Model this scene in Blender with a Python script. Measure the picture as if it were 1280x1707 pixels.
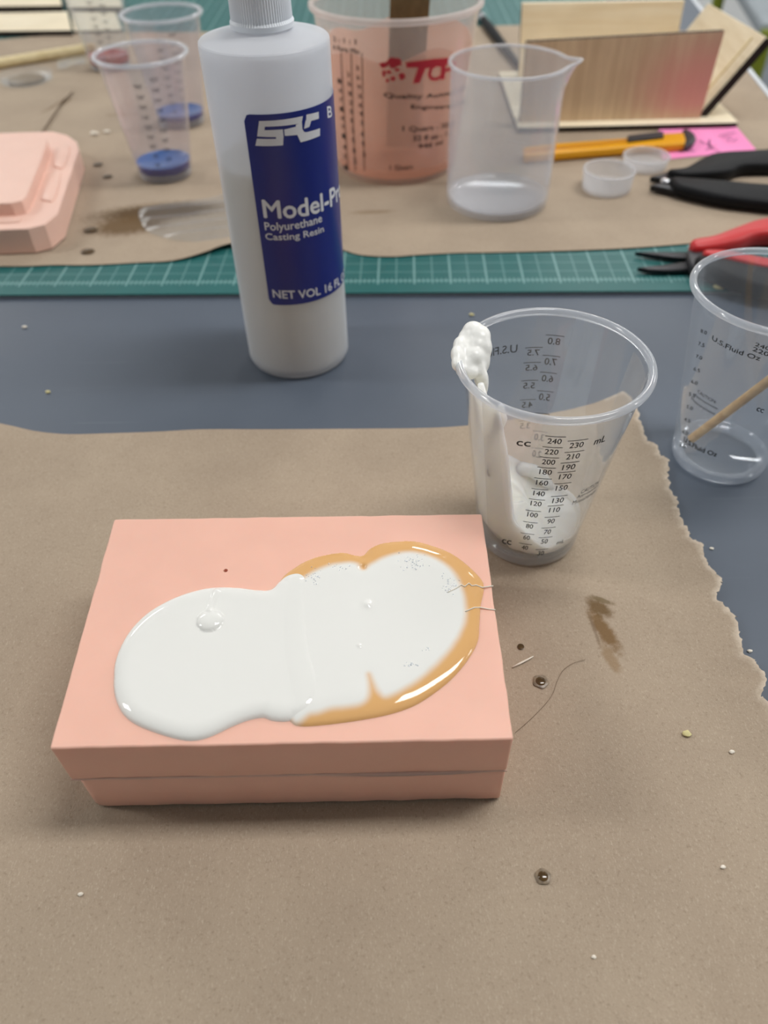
import bpy, bmesh, math, random
import numpy as np
from mathutils import Vector, Matrix, noise
import mathutils.geometry as mgeo

for o in list(bpy.data.objects): bpy.data.objects.remove(o)
scene = bpy.context.scene
COL = scene.collection
random.seed(7)

# ------------------------------------------------------------------ camera
CAMH, FPX = 0.265, 1257.3
PITCH, ROLL = math.radians(45.24), math.radians(-1.415)
FWD = Vector((0, math.cos(PITCH), -math.sin(PITCH)))
UP0 = Vector((0, math.sin(PITCH), math.cos(PITCH)))
RT0 = Vector((1, 0, 0))
RGT = RT0 * math.cos(ROLL) + UP0 * math.sin(ROLL)
UPV = -RT0 * math.sin(ROLL) + UP0 * math.cos(ROLL)
EYE = Vector((0, 0, CAMH))
cd = bpy.data.cameras.new('camera')
cam = bpy.data.objects.new('camera', cd); COL.objects.link(cam)
cd.sensor_fit = 'VERTICAL'; cd.sensor_height = 34.6
cd.lens = 34.6 * FPX / 1707.0
cd.clip_start = 0.01; cd.clip_end = 50
M = Matrix((RGT, UPV, -FWD)).transposed().to_4x4(); M.translation = EYE
cam.matrix_world = M
cd.dof.use_dof = True; cd.dof.focus_distance = 0.285; cd.dof.aperture_fstop = 8.5
scene.camera = cam

# ------------------------------------------------------------------ light
w = bpy.data.worlds.new('room_light'); scene.world = w; w.use_nodes = True
bg = w.node_tree.nodes['Background']
bg.inputs[0].default_value = (0.93, 0.97, 1.0, 1); bg.inputs[1].default_value = 0.3

def area(name, loc, sx, sy, power, col=(1, .985, .96), rz=0):
    l = bpy.data.lights.new(name, 'AREA'); l.shape = 'RECTANGLE'; l.size = sx; l.size_y = sy
    l.energy = power; l.color = col
    o = bpy.data.objects.new(name, l); COL.objects.link(o); o.location = loc; o.rotation_euler = (0, 0, rz)
    return o
PW = 25.5
for fx, fy in ((-2.3, .5), (.85, .5), (3.5, .5), (-2.3, 3.1), (.85, 3.1), (3.5, 3.1)):
    area('ceiling_fixture', (fx, fy, 1.93), 1.2, 0.32, PW)
vs = scene.view_settings
vs.view_transform = 'Standard'; vs.look = 'None'; vs.exposure = 0.12; vs.gamma = 1.0
vs.use_curve_mapping = False
try:
    scene.cycles.transparent_max_bounces = 48
    scene.cycles.max_bounces = 14
except Exception: pass

# ------------------------------------------------------------------ pixel helpers
def ray(x, y): return FWD + RGT * ((x - 640) / FPX) - UPV * ((y - 853.5) / FPX)
def un(x, y, z=0.0):
    d = ray(x, y); return EYE + d * ((z - CAMH) / d.z)
def on_y(x, y, k):
    d = ray(x, y); return EYE + d * (k / d.y)
def ray_cone(px, py, s, back=False):
    """s=(cx,cy,z0,rb,rt,H) -> (theta, z) of the nearer (or farther) wall hit"""
    cx, cy, z0, rb, rt, H = s
    d = ray(px, py); k = (rt - rb) / H
    ox, oy, oz = EYE.x - cx, EYE.y - cy, EYE.z - z0
    a = d.x**2 + d.y**2 - k*k*d.z**2
    e = rb + k*oz
    b = 2*(ox*d.x + oy*d.y - k*d.z*e)
    c = ox*ox + oy*oy - e*e
    D = max(b*b - 4*a*c, 0.0)
    t1, t2 = sorted(((-b - math.sqrt(D))/(2*a), (-b + math.sqrt(D))/(2*a)))
    t = t2 if back else t1
    P = EYE + d*t
    return math.atan2(P.y - cy, P.x - cx), P.z - z0

# ------------------------------------------------------------------ materials
MATS = {}
def srgb(r, g, b):
    f = lambda c: (c/12.92 if c <= .04045 else ((c+.055)/1.055)**2.4)
    return (f(r/255), f(g/255), f(b/255), 1)
class NT:
    def __init__(s, name):
        s.m = bpy.data.materials.new(name); s.m.use_nodes = True
        s.t = s.m.node_tree; s.n = s.t.nodes; s.n.clear()
        s.out = s.n.new('ShaderNodeOutputMaterial'); MATS[name] = s.m
    def add(s, typ, **kw):
        nd = s.n.new('ShaderNode' + typ)
        for k, v in kw.items(): setattr(nd, k, v)
        return nd
    def set(s, sock, v):
        if hasattr(v, 'node') or isinstance(v, bpy.types.NodeSocket): s.t.links.new(v, sock)
        else: sock.default_value = v
    def math(s, op, a, b=0.0, c=None, clamp=False):
        nd = s.add('Math', operation=op, use_clamp=clamp)
        s.set(nd.inputs[0], a); s.set(nd.inputs[1], b)
        if c is not None: s.set(nd.inputs[2], c)
        return nd.outputs[0]
    def mix(s, f, a, b):
        nd = s.add('Mix', data_type='RGBA'); s.set(nd.inputs['Factor'], f)
        s.set(nd.inputs[6], a); s.set(nd.inputs[7], b); return nd.outputs[2]
    def noise(s, vec, scale, detail=4, rough=.55):
        nd = s.add('TexNoise'); s.set(nd.inputs['Vector'], vec); nd.inputs['Scale'].default_value = scale
        nd.inputs['Detail'].default_value = detail; nd.inputs['Roughness'].default_value = rough
        return nd.outputs['Fac']
    def ramp(s, f, lo, hi, a=0.0, b=1.0, smooth=True):
        nd = s.add('MapRange', interpolation_type='SMOOTHSTEP' if smooth else 'LINEAR')
        s.set(nd.inputs[0], f)
        for i, v in zip((1, 2, 3, 4), (lo, hi, a, b)): nd.inputs[i].default_value = v
        return nd.outputs[0]
    def bump(s, h, strength, dist):
        nd = s.add('Bump'); nd.inputs['Strength'].default_value = strength; nd.inputs['Distance'].default_value = dist
        s.set(nd.inputs['Height'], h); return nd.outputs[0]
    def obj(s): return s.add('TexCoord').outputs['Object']
    def mapping(s, vec, loc=(0,0,0), rot=(0,0,0), scale=(1,1,1)):
        nd = s.add('Mapping'); s.set(nd.inputs[0], vec)
        nd.inputs['Location'].default_value = loc; nd.inputs['Rotation'].default_value = rot; nd.inputs['Scale'].default_value = scale
        return nd.outputs[0]
    def bsdf(s, col, rough=.5, normal=None, **kw):
        p = s.add('BsdfPrincipled'); s.set(p.inputs['Base Color'], col); s.set(p.inputs['Roughness'], rough)
        if normal is not None: s.set(p.inputs['Normal'], normal)
        for k, v in kw.items(): s.set(p.inputs[k.replace('_', ' ')], v)
        return p.outputs[0]
    def finish(s, sh): s.t.links.new(sh, s.out.inputs[0]); return s.m

def plain(name, col, rough=.5, nscale=0, namt=.0, bump=0, bscale=400, **kw):
    t = NT(name); c = col; nrm = None; v = t.obj()
    if nscale:
        n = t.noise(v, nscale)
        dark = tuple(x*(1-namt) for x in col[:3]) + (1,); lite = tuple(min(1, x*(1+namt)) for x in col[:3]) + (1,)
        c = t.mix(t.ramp(n, .3, .7), dark, lite)
    if bump: nrm = t.bump(t.noise(v, bscale), bump, .001)
    return t.finish(t.bsdf(c, rough, nrm, **kw))

def clear(name, tint=(.96,.97,.98,1), milk=.06, gloss=1.0, rough=.06, milkcol=(.85,.88,.92,1)):
    t = NT(name)
    tr = t.add('BsdfTransparent'); tr.inputs[0].default_value = tint
    gl = t.add('BsdfGlossy'); gl.inputs['Roughness'].default_value = rough; gl.inputs[0].default_value = (1,1,1,1)
    lw = t.add('LayerWeight'); lw.inputs['Blend'].default_value = .5
    fac = t.math('MULTIPLY', t.math('MULTIPLY_ADD', t.math('POWER', lw.outputs['Facing'], 4.5), .7, .035), gloss, clamp=True)
    m1 = t.add('MixShader'); t.set(m1.inputs[0], fac); t.t.links.new(tr.outputs[0], m1.inputs[1]); t.t.links.new(gl.outputs[0], m1.inputs[2])
    df = t.add('BsdfDiffuse'); df.inputs[0].default_value = milkcol
    tl = t.add('BsdfTranslucent'); tl.inputs[0].default_value = milkcol
    md = t.add('MixShader'); md.inputs[0].default_value = .5
    t.t.links.new(df.outputs[0], md.inputs[1]); t.t.links.new(tl.outputs[0], md.inputs[2])
    m2 = t.add('MixShader'); m2.inputs[0].default_value = milk
    t.t.links.new(m1.outputs[0], m2.inputs[1]); t.t.links.new(md.outputs[0], m2.inputs[2])
    return t.finish(m2.outputs[0])

PAPER = srgb(185, 165, 141)
def paper_mat(name, marks=(), spots=()):
    t = NT(name); v = t.obj()
    n1 = t.noise(v, 14, 5); n2 = t.noise(v, 900, 3, .7); n3 = t.noise(v, 250, 3)
    c = t.mix(t.ramp(n1, .3, .7), srgb(167,150,131), srgb(177,160,140))
    fib = t.noise(t.mapping(v, scale=(1, .35, 1)), 2100, 2, .8)
    c = t.mix(t.ramp(fib, .52, .76, 0, .5), c, srgb(206,191,172))
    c = t.mix(t.ramp(n2, .54, .74, 0, .45), c, srgb(126,109,91))
    c = t.mix(t.ramp(n3, .6, .8, 0, .25), c, srgb(138,120,100))
    for (x, y, ang, lx, ly, col, amt) in marks:
        m = t.mapping(v, loc=(-x, -y, 0))
        m = t.mapping(m, rot=(0, 0, -ang))
        m = t.mapping(m, scale=(1/lx, 1/ly, 0))
        ln = t.add('VectorMath', operation='LENGTH'); t.set(ln.inputs[0], m)
        nz = t.noise(v, 260, 5, .75)
        d = t.math('ADD', ln.outputs['Value'], t.math('MULTIPLY', t.math('SUBTRACT', nz, .5), 1.1))
        c = t.mix(t.ramp(d, .45, 1.15, amt, 0), c, col)
    fa_ = t.add('Attribute'); fa_.attribute_name = 'fringe'
    c = t.mix(t.math('MULTIPLY', fa_.outputs['Fac'], t.ramp(n3, .3, .6, .4, .9)), c, srgb(214,200,182))
    nrm = t.bump(t.math('ADD', n2, t.math('MULTIPLY', fib, .6)), (.35), .0008)
    return t.finish(t.bsdf(c, .82, nrm, Specular_IOR_Level=.25))

p0 = un(1003, 1030); p1 = un(1012, 1085)
front_smears = [
    (un(1006,1052).x, un(1006,1052).y, math.radians(-72), .0135, .0042, srgb(118,88,48), .85),
    (un(998,1015).x, un(998,1015).y, math.radians(-50), .0075, .0042, srgb(104,78,40), .85),
    (un(1003,1002).x, un(1003,1002).y, math.radians(-28), .0065, .0016, srgb(110,92,60), .75),
    (un(1018,1100).x, un(1018,1100).y, math.radians(-75), .009, .003, srgb(140,112,76), .6),
    (un(990,1050).x, un(990,1050).y, math.radians(-86), .010, .0009, srgb(125,106,84), .6),
]
B4 = .0045
def q4(x, y): p = un(x, y, B4); return p.x, p.y
back_smears_shade = [
    (*q4(262,352), math.radians(8), .060, .020, srgb(88,66,38), .95),
    (*q4(215,374), math.radians(14), .036, .020, srgb(104,80,50), .9),
    (*q4(620,352), math.radians(2), .02, .004, srgb(130,108,82), .6),
    (*q4(205,190), math.radians(0), .02, .004, srgb(130,108,82), .5),
    (*q4(97,175), math.radians(70), .03, .004, srgb(120,98,72), .6),  # shadow line along the paper crease, put into the colour
]
paper_mat('kraft_front', front_smears)
paper_mat('kraft_back', back_smears_shade)

def table_mat():
    t = NT('table_grey'); v = t.obj()
    n = t.noise(v, 6, 4); n2 = t.noise(v, 500, 2)
    c = t.mix(t.ramp(n, .3, .7), srgb(79,88,101), srgb(87,96,109))
    sc = t.noise(t.mapping(v, rot=(0,0,.3), scale=(3, 60, 1)), 3, 3)
    c = t.mix(t.ramp(sc, .66, .8, 0, .2), c, srgb(120,127,135))
    return t.finish(t.bsdf(c, t.ramp(n, .3, .7, .42, .55), t.bump(n2, .06, .0004)))
table_mat()

def mat_green():
    t = NT('mat_green'); v = t.obj()
    sep = t.add('SeparateXYZ'); t.set(sep.inputs[0], v); X, Y = sep.outputs[0], sep.outputs[1]
    G = .0127
    def lines(u, period, wd, off=0.0):
        a = t.math('PINGPONG', t.math('ADD', u, off), period/2)
        return t.ramp(a, wd*.5, wd*.5 + .0002, 1, 0)
    RUL = .0165
    inside = t.ramp(Y, RUL-.0002, RUL, 0, 1)
    gx = lines(X, G, .0007); gx2 = lines(X, 2*G, .0012)
    gy = lines(Y, G, .0006, -RUL)
    g = t.math('MAXIMUM', t.math('MULTIPLY', t.math('MAXIMUM', gx, gy), .4), t.math('MULTIPLY', gx2, .62))
    g = t.math('MULTIPLY', g, t.ramp(Y, RUL-.005, RUL-.0046, 0, 1))
    tick = t.math('MULTIPLY', lines(X, G/4, .0007), t.math('MULTIPLY', t.ramp(Y, RUL-.003, RUL-.0028, 0, 1), t.ramp(Y, RUL+.0028, RUL+.003, 1, 0)))
    rul = t.ramp(t.math('ABSOLUTE', t.math('SUBTRACT', Y, RUL)), .0005, .0008, 1, 0)
    tick = t.math('MULTIPLY', t.math('MAXIMUM', tick, rul), .6)
    n = t.noise(v, 60, 3)
    c = t.mix(n, srgb(22,90,90), srgb(30,102,100))
    c = t.mix(t.math('MAXIMUM', g, tick), c, srgb(140,182,180))
    return t.finish(t.bsdf(c, .5))
mat_green()
plain('mat_core', srgb(120,126,134), .6)

def silicone(name, col, sub=.15):
    t = NT(name); v = t.obj()
    n = t.noise(v, 45, 3); n2 = t.noise(v, 160, 4)
    c = t.mix(t.ramp(n, .3, .7), tuple(x*.97 for x in col[:3])+(1,), col)
    return t.finish(t.bsdf(c, t.ramp(n2, .3, .7, .33, .45), t.bump(n2, .05, .0006), Subsurface_Weight=sub,
                           Subsurface_Radius=(.004, .0015, .001), Subsurface_Scale=1.0, Specular_IOR_Level=.35))
silicone('pink_silicone', srgb(246,194,175))
silicone('pale_pink_silicone', srgb(244,204,188), .03)

def resin_mat():
    t = NT('resin_pour')
    a = t.add('Attribute'); a.attribute_name = 'pigment'
    c = t.mix(a.outputs['Fac'], srgb(228,178,118), srgb(238,238,234))
    return t.finish(t.bsdf(c, .05, Subsurface_Weight=.0, Specular_IOR_Level=.5))
resin_mat()
plain('white_silicone', srgb(248,248,243), .3, 30, .02)
plain('cream_silicone', srgb(255,251,238), .22, Subsurface_Weight=1.0, Subsurface_Radius=(.012, .011, .009), Subsurface_Scale=1.0)
plain('white_silicone', srgb(252,252,248), .3, 30, .02)
clear('clear_cup', milk=.055, gloss=1.35)
clear('clear_rim', milk=.34, gloss=1.8, milkcol=(.86,.90,.96,1))
clear('clear_film', milk=.05, gloss=.9, rough=.25)
clear('beaker_plastic', milk=.16, gloss=1.1, rough=.15, milkcol=(.83,.84,.90,1))
clear('beaker_rim', milk=.32, gloss=1.2, rough=.12, milkcol=(.96,.96,.99,1))
clear('tub_plastic', milk=.20, gloss=1.0, rough=.15, milkcol=(.95,.85,.80,1))
clear('tub_rim', milk=.45, gloss=1.1, rough=.15, milkcol=(.93,.83,.79,1))
clear('tub_silicone', tint=(.99,.88,.80,1), milk=.66, gloss=.3, rough=.3, milkcol=srgb(243,186,160))
clear('purple_cup', tint=(.955,.95,.968,1), milk=.05, gloss=1.2, milkcol=(.8,.79,.88,1))
clear('haze_film', tint=(.98,.97,.95,1), milk=.15, gloss=.4, rough=.3, milkcol=(.9,.86,.84,1))
clear('base_plastic', milk=.20, gloss=1.6, milkcol=(.86,.90,.96,1))
clear('small_cup_plastic', milk=.42, gloss=1.0, rough=.12, milkcol=(.88,.88,.9,1))
clear('bottle_plastic', tint=(.96,.97,.99,1), milk=.55, gloss=.7, rough=.3, milkcol=(.93,.95,.99,1))
def liquid():
    t = NT('bottle_liquid'); d = t.add('BsdfDiffuse'); d.inputs[0].default_value = srgb(226,220,204)
    l = t.add('BsdfTranslucent'); l.inputs[0].default_value = srgb(236,228,206)
    m = t.add('MixShader'); m.inputs[0].default_value = .5
    t.t.links.new(d.outputs[0], m.inputs[1]); t.t.links.new(l.outputs[0], m.inputs[2]); t.finish(m.outputs[0])
liquid()
plain('cap_white', srgb(238,243,250), .35)
plain('label_blue', srgb(10,32,122), .32)
plain('label_white', srgb(225,228,234), .5)
plain('print_black', srgb(22,22,24), .5)
plain('print_grey', srgb(70,68,78), .6)
plain('print_red', srgb(198,32,52), .5)
plain('blue_resin_sheen', srgb(40,98,168), .12)  # lighter blue for the top face, its reflected sheen put into the colour
plain('blue_deep', srgb(14,30,140), .15)
plain('red_resin', srgb(170,48,40), .2)
plain('spot_dark', srgb(84,64,38), .08, 300, .3)
plain('spot_ring', srgb(128,112,92), .35, 500, .3)
plain('steel_dark', srgb(38,38,42), .35, Metallic=.6)
plain('steel_bright', srgb(215,215,220), .2, Metallic=1.0)
plain('black_grip', srgb(13,14,18), .55, Specular_IOR_Level=.2)
plain('black_nose', srgb(58,58,62), .5)
plain('red_grip', srgb(200,40,44), .4)
plain('yellow_plastic', srgb(240,170,18), .4)
plain('orange_plastic', srgb(214,140,20), .4)
plain('note_pink', srgb(255,150,205), .8)
plain('ink', srgb(92,52,92), .7)
plain('white_edge', srgb(225,230,236), .35)
plain('floor_grey', srgb(110,115,122), .6, 3, .08)
plain('chair_green', srgb(122,132,22), .45)
plain('chair_grey', srgb(150,158,164), .5, 8, .05)
plain('crumb_straw', srgb(214,204,150), .8)
plain('crumb_white', srgb(236,228,214), .8)
plain('hair_brown', srgb(110,92,72), .5)
plain('ferrule', srgb(200,200,205), .3, Metallic=.8)
plain('metal_leg', srgb(60,62,66), .4, Metallic=.7)

def wood(name, a, b, axis=0, stain=None):
    t = NT(name); v = t.obj()
    sc = [60, 60, 60]; sc[axis] = 3
    n = t.noise(t.mapping(v, scale=tuple(sc)), 3, 5, .6)
    n2 = t.noise(v, 20, 3)
    c = t.mix(t.ramp(n, .3, .72), a, b)
    c = t.mix(t.ramp(n2, .35, .7, 0, .35), c, tuple(x*.85 for x in a[:3])+(1,))
    if stain:
        sx, sy, r, col = stain
        m = t.mapping(v, loc=(-sx, 0, -sy))
        m = t.mapping(m, scale=(1/r, 0, 1.5/r))
        ln = t.add('VectorMath', operation='LENGTH'); t.set(ln.inputs[0], m)
        d = t.math('ADD', ln.outputs['Value'], t.math('MULTIPLY', t.math('SUBTRACT', n, .5), .6))
        c = t.mix(t.ramp(d, .2, 1.1, .75, 0), c, col)
    return t.finish(t.bsdf(c, .65, t.bump(n, .1, .0005)))
wood('plywood', srgb(238,222,190), srgb(250,240,216), 0)
wood('plywood_stained', srgb(210,182,148), srgb(232,208,174), 2, (.075, .034, .075, srgb(226,160,146)))
wood('plywood_y', srgb(226,208,176), srgb(240,226,198), 1)
wood('stir_wood', srgb(190,150,96), srgb(222,188,136), 0)
wood('stir_olive', srgb(126,108,74), srgb(150,130,92), 2)
wood('dowel_wood', srgb(220,200,150), srgb(240,224,182), 0)
plain('burnt_edge', srgb(34,22,16), .8)

# ------------------------------------------------------------------ mesh helpers
def thing(name, label, cat, loc, group=None, rz=0):
    o = bpy.data.objects.new(name, None); COL.objects.link(o); o.location = loc; o.rotation_euler = (0, 0, rz)
    o.empty_display_size = .01
    tag(o, label, cat, group); return o
def tag(o, label=None, cat=None, group=None, kind=None):
    if label: o['label'] = label
    if cat: o['category'] = cat
    if group: o['group'] = group
    if kind: o['kind'] = kind
    return o
def root_loc(p):
    while p.parent: p = p.parent
    return Vector(p.location)
def obj(name, me, mat, parent=None, loc=None, local=False, smooth=None, label=None):
    """vertices are in world metres unless local; loc = where a top-level mesh has its origin"""
    if isinstance(me, bmesh.types.BMesh):
        b = me; me = bpy.data.meshes.new(name); bmesh.ops.recalc_face_normals(b, faces=b.faces[:]); b.to_mesh(me); b.free()
    me.name = name
    o = bpy.data.objects.new(name, me); COL.objects.link(o)
    base = Vector((0, 0, 0))
    if parent is not None:
        o.parent = parent
        if not local: base = root_loc(parent)
    elif loc is not None:
        base = Vector(loc); o.location = base
    if base.length > 0 and not local: me.transform(Matrix.Translation(-base))
    if mat is not None:
        for m in (mat if isinstance(mat, (list, tuple)) else [mat]): me.materials.append(MATS[m])
    if smooth:
        me.polygons.foreach_set('use_smooth', [True]*len(me.polygons))
        if smooth is not True: me.set_sharp_from_angle(angle=math.radians(smooth))
    if label: o['label'] = label
    return o

def lathe(prof, seg=96, c=(0, 0, 0), mod=None):
    bm = bmesh.new(); rings = []
    for j, (r, z) in enumerate(prof):
        if r < 1e-6:
            rings.append([bm.verts.new((c[0], c[1], c[2]+z))]); continue
        ring = []
        for i in range(seg):
            a = 2*math.pi*i/seg
            rr, zz = (r, z) if mod is None else mod(j, a, r, z)
            ring.append(bm.verts.new((c[0]+rr*math.cos(a), c[1]+rr*math.sin(a), c[2]+zz)))
        rings.append(ring)
    for A, B in zip(rings[:-1], rings[1:]):
        if len(A) == 1 and len(B) == 1: continue
        for i in range(seg):
            k = (i+1) % seg
            if len(A) == 1: bm.faces.new((A[0], B[i], B[k]))
            elif len(B) == 1: bm.faces.new((A[i], A[k], B[0]))
            else: bm.faces.new((A[i], A[k], B[k], B[i]))
    return bm

def tube(pts, rad, seg=10, flat=1.0):
    bm = bmesh.new(); pts = [Vector(p) for p in pts]; rings = []
    if not hasattr(rad, '__len__'): rad = [rad]*len(pts)
    for i, p in enumerate(pts):
        d = (pts[min(i+1, len(pts)-1)] - pts[max(i-1, 0)]).normalized()
        ref = Vector((0, 0, 1)) if abs(d.z) < .9 else Vector((1, 0, 0))
        s = d.cross(ref).normalized(); u = s.cross(d).normalized()
        rings.append([bm.verts.new(p + s*math.cos(2*math.pi*k/seg)*rad[i] + u*math.sin(2*math.pi*k/seg)*rad[i]*flat) for k in range(seg)])
    for A, B in zip(rings[:-1], rings[1:]):
        for k in range(seg): bm.faces.new((A[k], A[(k+1) % seg], B[(k+1) % seg], B[k]))
    bm.faces.new(rings[0][::-1]); bm.faces.new(rings[-1])
    return bm

def prism(outline, z0, z1, bevel=0.0, seg=2, side_mat=0, taper=0.0):
    bm = bmesh.new()
    n = len(outline); cx = sum(p[0] for p in outline)/n; cy = sum(p[1] for p in outline)/n
    lo = [bm.verts.new((p[0], p[1], z0)) for p in outline]
    hi = [bm.verts.new((p[0]+(cx-p[0])*taper, p[1]+(cy-p[1])*taper, z1)) for p in outline]
    bm.faces.new(lo[::-1]); bm.faces.new(hi)
    for i in range(n):
        fc = bm.faces.new((lo[i], lo[(i+1) % n], hi[(i+1) % n], hi[i])); fc.material_index = side_mat
    bmesh.ops.recalc_face_normals(bm, faces=bm.faces[:])
    if bevel:
        ed = [e for e in bm.edges if abs(e.verts[0].co.z - e.verts[1].co.z) < 1e-6]
        bmesh.ops.bevel(bm, geom=ed, offset=bevel, segments=seg, affect='EDGES', profile=.5, clamp_overlap=True)
    return bm

def box_pts(o, ax, ay, az, side_mat=None):
    """parallelepiped from a corner and three edge vectors; faces along az are side 0, others side_mat"""
    bm = bmesh.new(); o, ax, ay, az = map(Vector, (o, ax, ay, az))
    v = [bm.verts.new(o + ax*i + ay*j + az*k) for k in (0, 1) for j in (0, 1) for i in (0, 1)]
    F = [(0,2,3,1), (4,5,7,6), (0,1,5,4), (2,6,7,3), (0,4,6,2), (1,3,7,5)]
    for i, fa in enumerate(F):
        fc = bm.faces.new([v[k] for k in fa])
        if side_mat is not None and i >= 2: fc.material_index = side_mat
    bmesh.ops.recalc_face_normals(bm, faces=bm.faces[:])
    bmesh.ops.bevel(bm, geom=bm.edges[:], offset=min(ax.length, ay.length, az.length)*.08, segments=1, affect='EDGES', clamp_overlap=True)
    return bm

def catmull(pts, per=8, closed=True):
    pts = [np.array(p[:2], float) for p in pts]; n = len(pts); out = []
    for i in range(n if closed else n-1):
        if closed: a, b, c, d = pts[i-1], pts[i], pts[(i+1) % n], pts[(i+2) % n]
        else: a, b, c, d = pts[max(i-1, 0)], pts[i], pts[i+1], pts[min(i+2, n-1)]
        for k in range(per):
            t = k/per
            out.append(.5*((2*b) + (c-a)*t + (2*a-5*b+4*c-d)*t*t + (3*b-a-3*c+d)*t**3))
    if not closed: out.append(pts[-1])
    return np.array(out)

def poly_dist(P, poly):
    """signed distance (inside > 0) and nearest point"""
    A = poly; B = np.roll(poly, -1, 0); out = np.full(len(P), 1e9); near = np.zeros_like(P); ins = np.zeros(len(P), bool)
    for a, b in zip(A, B):
        d = b-a; L = d@d
        if L < 1e-16: continue
        t = np.clip(((P-a)@d)/L, 0, 1); q = a+t[:, None]*d; e = ((P-q)**2).sum(1); m = e < out
        out[m] = e[m]; near[m] = q[m]
        cr = ((a[1] > P[:, 1]) != (b[1] > P[:, 1]))
        if abs(d[1]) > 1e-15: ins ^= cr & (P[:, 0] < a[0] + d[0]*(P[:, 1]-a[1])/d[1])
    d = np.sqrt(out); return np.where(ins, d, -d), near

def clip_grid(poly, cell, zfun, thick=0.0, name='sheet', attr=None):
    lo = poly.min(0)-2*cell; hi = poly.max(0)+2*cell
    xs = np.arange(lo[0], hi[0], cell); ys = np.arange(lo[1], hi[1], cell)
    X, Y = np.meshgrid(xs, ys); P = np.stack([X.ravel(), Y.ravel()], 1)
    D, N = poly_dist(P, poly)
    ring = []
    for a, b in zip(poly, np.roll(poly, -1, 0)):
        n = max(1, int(np.ceil(np.linalg.norm(b-a)/(cell*1.1))))
        for k in range(n): ring.append(a+(b-a)*k/n)
    ring = np.array(ring); keep = [0]
    for i in range(1, len(ring)):
        if np.linalg.norm(ring[i]-ring[keep[-1]]) > cell*.25: keep.append(i)
    ring = ring[keep]; nr = len(ring)
    allp = np.vstack([ring, P[D > cell*.6]])
    rv, _e, rf, *_o = mgeo.delaunay_2d_cdt([Vector(p) for p in allp.tolist()], [(i, (i+1) % nr) for i in range(nr)], [], 1, 1e-7)
    P2 = np.array([v[:] for v in rv]); q = [list(f) for f in rf]
    D2, _n = poly_dist(P2, poly); D2 = np.maximum(D2, 0); Z = zfun(P2, D2)
    V = np.column_stack([P2, Z]); faces = [list(f) for f in q]; n = len(V)
    if thick:
        V = np.vstack([V, np.column_stack([P2, Z-thick])])
        faces += [[a+n for a in f[::-1]] for f in faces]
        cnt = {}
        for f in q:
            for a, b in zip(f, f[1:]+f[:1]): cnt[(a, b)] = 1
        faces += [[b, a, a+n, b+n] for (a, b) in cnt if (b, a) not in cnt]
    me = bpy.data.meshes.new(name); me.from_pydata(V.tolist(), [], faces); me.validate(); me.update()
    if attr:
        k, fn = attr; at = me.attributes.new(k, 'FLOAT', 'POINT'); vals = fn(P2, D2)
        if thick: vals = np.concatenate([vals, vals])
        at.data.foreach_set('value', vals.astype(np.float32))
    return me

def vnoise(P, s, seed=0.0):
    return np.array([noise.noise((p[0]*s+seed, p[1]*s-seed, seed)) for p in P])

def text_mesh(s, bold=0.0):
    cu = bpy.data.curves.new('lettering', 'FONT'); cu.body = s; cu.resolution_u = 3; cu.offset = bold
    o = bpy.data.objects.new('lettering', cu); COL.objects.link(o)
    dg = bpy.context.evaluated_depsgraph_get(); ev = o.evaluated_get(dg); me = ev.to_mesh()
    V = np.array([v.co[:2] for v in me.vertices]); Fc = [list(p.vertices) for p in me.polygons]
    ev.to_mesh_clear(); bpy.data.objects.remove(o); bpy.data.curves.remove(cu)
    V = (V - V.min(0)) / (V.max(0) - V.min(0))
    return V, Fc

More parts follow.
